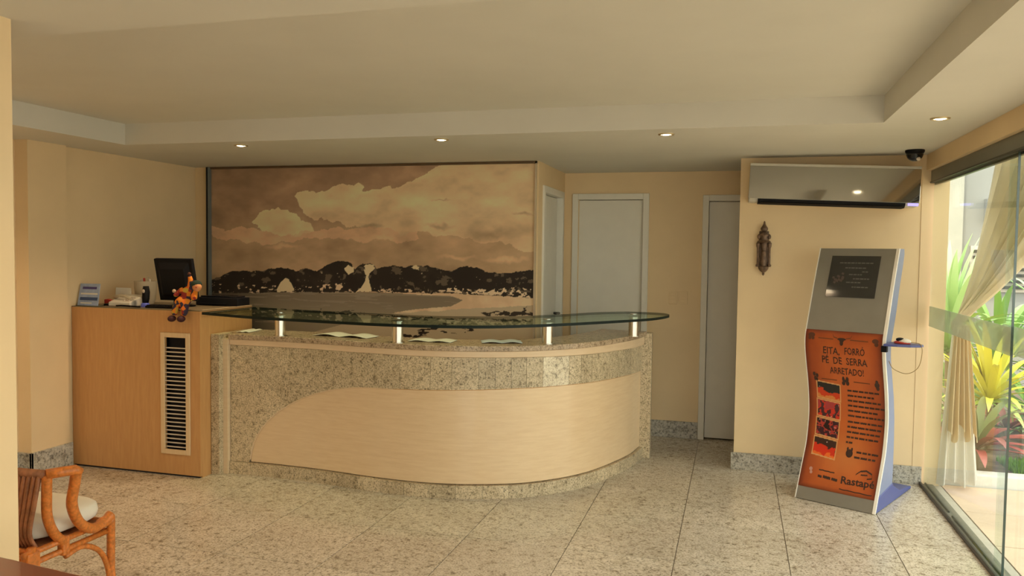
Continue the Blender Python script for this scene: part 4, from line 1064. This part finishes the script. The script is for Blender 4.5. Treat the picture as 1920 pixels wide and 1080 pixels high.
for i in range(25):
    a = i/24; x = chx0-0.03+a*(chx1-chx0+0.06); xb = chx0+0.02+a*(chx1-chx0-0.04)
    MB().tube(catmull([(x, 2.452, 0.695), (x*0.7+xb*0.3, 2.440, 0.58), (xb, 2.45, 0.46), (xb, 2.478, 0.392)], 5), 0.0095, 6).build('back_slat', M['rattan2'], ch, smooth=True)
MB().box(chx0+0.02, chx1-0.02, 2.47, 2.82, 0.372, 0.392).build('seat_base', M['rattan2'], ch)
def cush(u, v):
    pass
cb = MB().ball(((chx0+chx1)/2, 2.665, 0.445), (0.262, 0.225, 0.055), 28, 12)
def sq(p):
    x, y, z = p; cx, cy, cz = (chx0+chx1)/2, 2.665, 0.445
    a, b, c_ = (x-cx)/0.262, (y-cy)/0.225, (z-cz)/0.055
    f = lambda t: math.copysign(abs(t)**0.55, t)
    return (cx+f(a)*0.245, cy+f(b)*0.205, cz+f(c_)*0.05)
cb.v = [sq(p) for p in cb.v]
cb.build('cushion', M['cushion'], ch, smooth=True)

# ------------------------------------------------------------------ dark wooden table corner, bottom left
tb_ = thing('side_table', (-1.68, 1.32, 0), 'dark mahogany side table corner at the bottom left', 'table', None, -0.114)
TZ = 0.74
MB().box(-0.45, 0.45, -0.34, 0.34, TZ-0.035, TZ).build('top', M['mahogany'], tb_, bevel=0.01, world=False)
MB().box(-0.40, 0.40, -0.29, 0.29, TZ-0.11, TZ-0.0355).build('apron', M['mahogany'], tb_, world=False)
for x in (-0.40, 0.345):
    for y in (-0.29, 0.235): MB().box(x, x+0.055, y, y+0.055, 0.0005, TZ-0.0355).build('leg', M['mahogany'], tb_, bevel=0.004, world=False)

# ------------------------------------------------------------------ outside: terrace, kerb, garden
struct(MB().box(1.42, 7.5, -6.0, 6.16, -0.12, -0.012).build('terrace_base', M['grout']), 'joint bed of the terrace paving')
terr = struct(MB().box(GX+0.062, 1.42, Y0, 6.16, -0.12, -0.001).build('trim_2', plain('stone_threshold', (0.55, 0.50, 0.42), 0.5)), 'stone threshold of the sliding door')
tm = plain('peach_paving_stone', (0.78, 0.58, 0.42), 0.55, var=0.14, scale=2.2, bmp=0.1)
tb2 = bpy.data.objects['terrace_base']
for i in range(6):
    for j in range(12):
        x0 = 1.425+i*0.62; y1 = 6.155-j*0.62
        o = MB().box(x0+0.004, x0+0.616, y1-0.616, y1-0.004, -0.011, -0.001+random.uniform(-0.001, 0.001)).build('paving_stone', tm, tb2)
struct(MB().box(1.43, 7.5, 6.165, 6.30, -0.10, 0.085).build('trim_3', plain('white_kerb', (0.80, 0.78, 0.72), 0.7, var=0.05), bevel=0.012), 'white kerb between terrace and garden')
struct(MB().box(0.9, 12.0, 6.30, 14.0, -0.2, 0.0).box(7.5, 12, -6, 6.30, -0.2, 0.0).build('ground', plain('garden_soil', (0.24, 0.17, 0.11), 0.95, var=0.4, scale=9, bmp=0.5)), 'bare garden soil')
struct(MB().box(-12, 14, -14, Y0-0.0, -0.25, -0.13).build('ground_front', plain('forecourt_paving', (0.50, 0.45, 0.38), 0.8)), 'forecourt in front of the lobby')
# lawn
gm = plain('lawn_green', (0.24, 0.42, 0.05), 0.7, var=0.3, scale=12)
lw = MB(); vs = []; fs = []
rng = random.Random(3)
for k in range(9000):
    x = rng.uniform(2.02, 3.6); y = rng.uniform(6.32, 7.02); h = rng.uniform(0.03, 0.07); a = rng.uniform(0, PI); d = 0.006
    lx, ly = rng.uniform(-0.02, 0.02), rng.uniform(-0.02, 0.02)
    b = len(vs); vs += [(x-d*math.cos(a), y-d*math.sin(a), 0), (x+d*math.cos(a), y+d*math.sin(a), 0), (x+lx, y+ly, h)]; fs.append((b, b+1, b+2))
lw.add(vs, fs); o = lw.build('lawn', gm, None, fixn=False); tag(o, 'bright green lawn beyond the white kerb', 'grass', None, 'stuff')

def blade(L, w, droop, n=8, fold=0.25, lift=1.2):
    vs = []; fs = []
    for i in range(n+1):
        t_ = i/n; ang = lift-droop*t_*t_
        if i == 0: x = z = 0.0
        else: x += L/n*math.cos(ang); z += L/n*math.sin(ang)
        ww = w*(0.45+2.2*t_)*(1-t_)**0.75 if t_ < 1 else 0.0005
        ww = max(ww, 0.0006)
        vs += [(x, -ww, z+ww*fold), (x, 0, z), (x, ww, z+ww*fold)]
    for i in range(n):
        a = 3*i; fs += [(a, a+1, a+4, a+3), (a+1, a+2, a+5, a+4)]
    return MB().add(vs, fs)
def rosette(name, loc, label, specs, mats, cat='plant', stem=0.0, seed=1, stemr=0.02):
    t = thing(name, loc, label, cat, 'garden plants beyond the glass')
    rg = random.Random(seed)
    if stem: MB().tube([(0, 0, -0.03), (0.01, 0.0, stem*0.5), (0, 0, stem+0.03)], [stemr*1.3, stemr, stemr], 8).build('stem', plain('plant_stem', (0.25, 0.17, 0.09), 0.8), t, world=False, smooth=True)
    for (n, L, w, lift, droop, mi) in specs:
        base = None
        for k in range(n):
            if base is None or k % 3 == 0:
                o = blade(L*rg.uniform(0.85, 1.12), w, droop*rg.uniform(0.7, 1.3), lift=lift+rg.uniform(-0.12, 0.12)).build('leaf', mats[mi], t, smooth=True, world=False, fixn=False)
                base = o.data
            else:
                o = bpy.data.objects.new('leaf', base); COL.objects.link(o); o.parent = t
            o.location = (0, 0, stem+rg.uniform(-0.02, 0.03))
            o.rotation_euler = (rg.uniform(-0.1, 0.1), 0, 2*PI*(k+rg.uniform(-0.3, 0.3))/n+L*7)
    return t
LY = [leafmat('yellow_leaf', (0.55, 0.50, 0.04), (0.85, 0.78, 0.08), (0.80, 0.80, 0.20)), leafmat('lime_leaf', (0.28, 0.42, 0.06), (0.50, 0.62, 0.12), (0.62, 0.70, 0.25))]
LG = [leafmat('pale_green_leaf', (0.35, 0.55, 0.18), (0.45, 0.68, 0.30), (0.60, 0.78, 0.45)), leafmat('mid_green_leaf', (0.16, 0.32, 0.06), (0.30, 0.48, 0.12))]
LR = [leafmat('red_leaf', (0.20, 0.10, 0.06), (0.52, 0.10, 0.09), (0.62, 0.22, 0.20)), leafmat('olive_leaf', (0.14, 0.20, 0.06), (0.26, 0.30, 0.12))]
def at(px_ratio, Y): return px_ratio*Y
rosette('yellow_dracaena', (2.03, 7.30, 0.0), 'yellow spiky dracaena in the middle of the garden bed', [(11, 0.70, 0.032, 1.30, 0.6, 0), (12, 0.72, 0.032, 0.90, 0.7, 0), (11, 0.62, 0.030, 0.50, 0.9, 0), (10, 0.50, 0.026, 0.0, 1.0, 1)], LY, stem=0.42, seed=4)
rosette('yellow_dracaena', (2.85, 7.75, 0.0), 'yellow spiky dracaena at the right edge of the view', [(9, 0.62, 0.030, 1.2, 0.7, 0), (10, 0.62, 0.030, 0.75, 0.9, 0), (8, 0.5, 0.026, 0.35, 1.0, 1)], LY, stem=0.45, seed=9)
rosette('red_cordyline', (1.78, 6.68, 0.0), 'low red and green cordyline next to the kerb', [(9, 0.60, 0.034, 1.0, 1.0, 1), (10, 0.62, 0.036, 0.6, 0.9, 0), (9, 0.55, 0.034, 0.2, 0.7, 0)], LR, stem=0.16, seed=5)
rosette('red_cordyline', (2.26, 7.62, 0.0), 'red cordyline in the shade behind the yellow dracaena', [(9, 0.5, 0.03, 0.8, 1.0, 0), (9, 0.5, 0.03, 0.3, 0.8, 1)], LR, stem=0.12, seed=8)
rosette('tall_green_plant', (1.86, 7.95, 0.0), 'tall pale green blade plant beside the wall', [(12, 1.0, 0.040, 1.45, 0.3, 0), (11, 0.95, 0.040, 1.2, 0.5, 0), (11, 0.85, 0.036, 0.85, 0.9, 1), (9, 0.7, 0.034, 0.3, 0.9, 1)], LG, stem=0.74, seed=2)
rosette('tall_green_plant', (2.42, 8.5, 0.0), 'mid green blade plant behind the yellow dracaena', [(13, 0.95, 0.038, 1.2, 0.8, 1), (13, 0.95, 0.038, 0.8, 1.0, 0), (12, 0.8, 0.036, 0.4, 1.0, 1), (10, 0.6, 0.034, -0.1, 0.9, 1)], LG, stem=0.62, seed=3)
rosette('tall_green_plant', (3.1, 8.7, 0.0), 'mid green blade plant at the far right of the bed', [(13, 1.0, 0.038, 1.2, 0.8, 0), (13, 0.95, 0.036, 0.75, 1.0, 1), (10, 0.7, 0.034, 0.2, 0.9, 1)], LG, stem=0.62, seed=6)
rosette('tall_green_plant', (1.75, 9.6, 0.0), 'green blade plant half hidden by the wall and curtain', [(11, 0.95, 0.036, 1.3, 0.6, 0), (10, 0.8, 0.034, 0.9, 0.9, 1)], LG, stem=0.60, seed=16)
rosette('low_green_shrub', (2.05, 8.35, 0.0), 'low dark green shrub between the tall blade plants', [(13, 0.62, 0.04, 1.2, 0.8, 1), (14, 0.65, 0.04, 0.7, 0.9, 1), (12, 0.6, 0.04, 0.25, 0.7, 1)], LG, stem=0.10, seed=21)
rosette('low_green_shrub', (2.70, 8.15, 0.0), 'low dark green shrub right of the middle of the bed', [(13, 0.62, 0.04, 1.2, 0.8, 1), (14, 0.65, 0.04, 0.7, 0.9, 1), (12, 0.6, 0.04, 0.25, 0.7, 0)], LG, stem=0.10, seed=22)
# garden stones
for k, (x, y, r_) in enumerate(((2.30, 7.14, 0.09), (2.58, 7.22, 0.14), (2.60, 7.60, 0.09), (2.85, 7.25, 0.11))):
    m = MB().ball((x, y, r_*0.4), (r_, r_*0.8, r_*0.55), 9, 6)
    rg = random.Random(k); m.v = [(a+rg.uniform(-.012, .012), b+rg.uniform(-.012, .012), c_+rg.uniform(-.01, .01)) for a, b, c_ in m.v]
    tag(m.build('garden_stone', plain('garden_stone', (0.42, 0.37, 0.30), 0.9, var=0.3, scale=14), None), ['grey garden stone nearest the red cordyline', 'largest grey garden stone by the lawn', 'small garden stone between the two yellow dracaenas', 'grey garden stone at the right of the bed'][k], 'stone', 'stones in the garden bed')
# neighbouring building
nb = thing('neighbour_building', (3.5, 11.5, 0), 'pale grey building behind the garden with a louvred window', 'building')
MB().box(0.0, 9.0, 11.3, 11.5, 0, 5.0).build('wall', plain('pale_grey_render', (0.36, 0.355, 0.345), 0.8, var=0.04, scale=2), nb)
MB().box(2.35, 2.75, 11.22, 11.3, 0, 5.0).build('pilaster', plain('cream_render', (0.50, 0.48, 0.42), 0.8), nb)
MB().box(3.0, 9.0, 11.15, 11.3, 2.05, 2.35).build('ledge', plain('grey_ledge', (0.30, 0.30, 0.30), 0.8), nb)
for k in range(7): MB().box(2.88, 3.5, 11.2, 11.24, 1.22+k*0.075, 1.26+k*0.075).build('louvre', M['darkmetal'], nb)
MB().box(2.86, 3.52, 11.26, 11.295, 1.18, 1.76).build('window', M['slat'], nb)

# ------------------------------------------------------------------ curtain outside the glass
def sheer(name, c, trans=0.35):
    m = bpy.data.materials.new(name); m.use_nodes = True; nt = m.node_tree; b = nt.nodes['Principled BSDF']
    v = coords(nt); f = noise(nt, v, 9, 4); nt.links.new(ramp(nt, f, [(0.3, sh(c, 0.9)), (0.7, sh(c, 1.05))]), b.inputs['Base Color']); b.inputs['Roughness'].default_value = 0.9
    tl = node(nt, 'ShaderNodeBsdfTranslucent'); tl.inputs['Color'].default_value = (*c, 1)
    mx = node(nt, 'ShaderNodeMixShader'); mx.inputs[0].default_value = trans
    nt.links.new(b.outputs[0], mx.inputs[1]); nt.links.new(tl.outputs[0], mx.inputs[2]); nt.links.new(mx.outputs[0], nt.nodes['Material Output'].inputs['Surface'])
    return m
M['curtain'] = sheer('cream_sheer_curtain', (0.92, 0.85, 0.68), 0.5); M['curtain_white'] = sheer('white_sheer_lining', (0.86, 0.84, 0.78)); M['curtain_tan'] = sheer('tan_sheer_overlay', (0.80, 0.63, 0.38), 0.3)
cu = thing('curtain', (1.52, 6.0, 0), 'cream sheer curtain tied back to the wall outside the glass', 'curtain')
TIE = Vector((1.47, 6.10, 1.12))
def drape(u, v):
    # u across the cloth, v from the tie (0) up to the rod (1)
    top = Vector((1.56, 5.40-1.75*u, 2.30))
    p = TIE + Vector((0.0, 0.03*(0.5-u), 0.05*u))
    b = v**1.25
    q = p.lerp(top, v)
    q.z = p.z+(top.z-p.z)*(v**(1.0+0.35*(1-u)))
    amp = 0.02+0.075*v
    q.x += amp*math.sin(u*PI*17)+0.015*math.sin(u*PI*5+v*2)
    q.z -= 0.10*math.sin(PI*v)*u
    return tuple(q)
MB().grid(drape, 110, 24).build('drape', M['curtain'], cu, smooth=True, fixn=False)
def sheer_panel(u, v):
    y = 5.35-1.6*u
    zb = 1.55+0.55*u
    return (1.63+0.02*math.sin(u*PI*21), y, zb+(2.30-zb)*v)
MB().grid(sheer_panel, 90, 6).build('sheer_panel', M['curtain_white'], cu, smooth=True, fixn=False)
def skirt(u, v, w0, w1, z0, z1, seed, yoff=0.0, n=5):
    a = (u-0.5); w = w0+(w1-w0)*v
    x = TIE.x+0.03+a*w+0.02*v; y = TIE.y-0.01-yoff+(0.015+0.03*v)*math.sin(u*PI*2*n+seed)+0.05*v*a
    return (x, min(y, 6.135), z0+(z1-z0)*v-0.02*math.sin(u*9+seed)*v)
MB().grid(lambda u, v: skirt(u, v, 0.09, 0.21, 1.14, 0.38+0.05*math.sin(u*17), 0.4, 0.06), 70, 16).build('overlay', M['curtain_tan'], cu, smooth=True, fixn=False)
MB().grid(lambda u, v: skirt(u, v, 0.10, 0.27, 1.10, 0.035, 1.7, 0.02, 4), 70, 20).build('skirt', M['curtain_white'], cu, smooth=True, fixn=False)
MB().lathe([(0.045, -0.02), (0.050, 0.0), (0.045, 0.025)], (TIE.x+0.02, TIE.y-0.03, TIE.z+0.0), 14).build('tie_band', M['curtain_tan'], cu, smooth=True)
MB().tube([(1.56, 6.10, 2.33), (1.56, -2.0, 2.33)], 0.012).build('rod', M['alu'], cu, smooth=True)
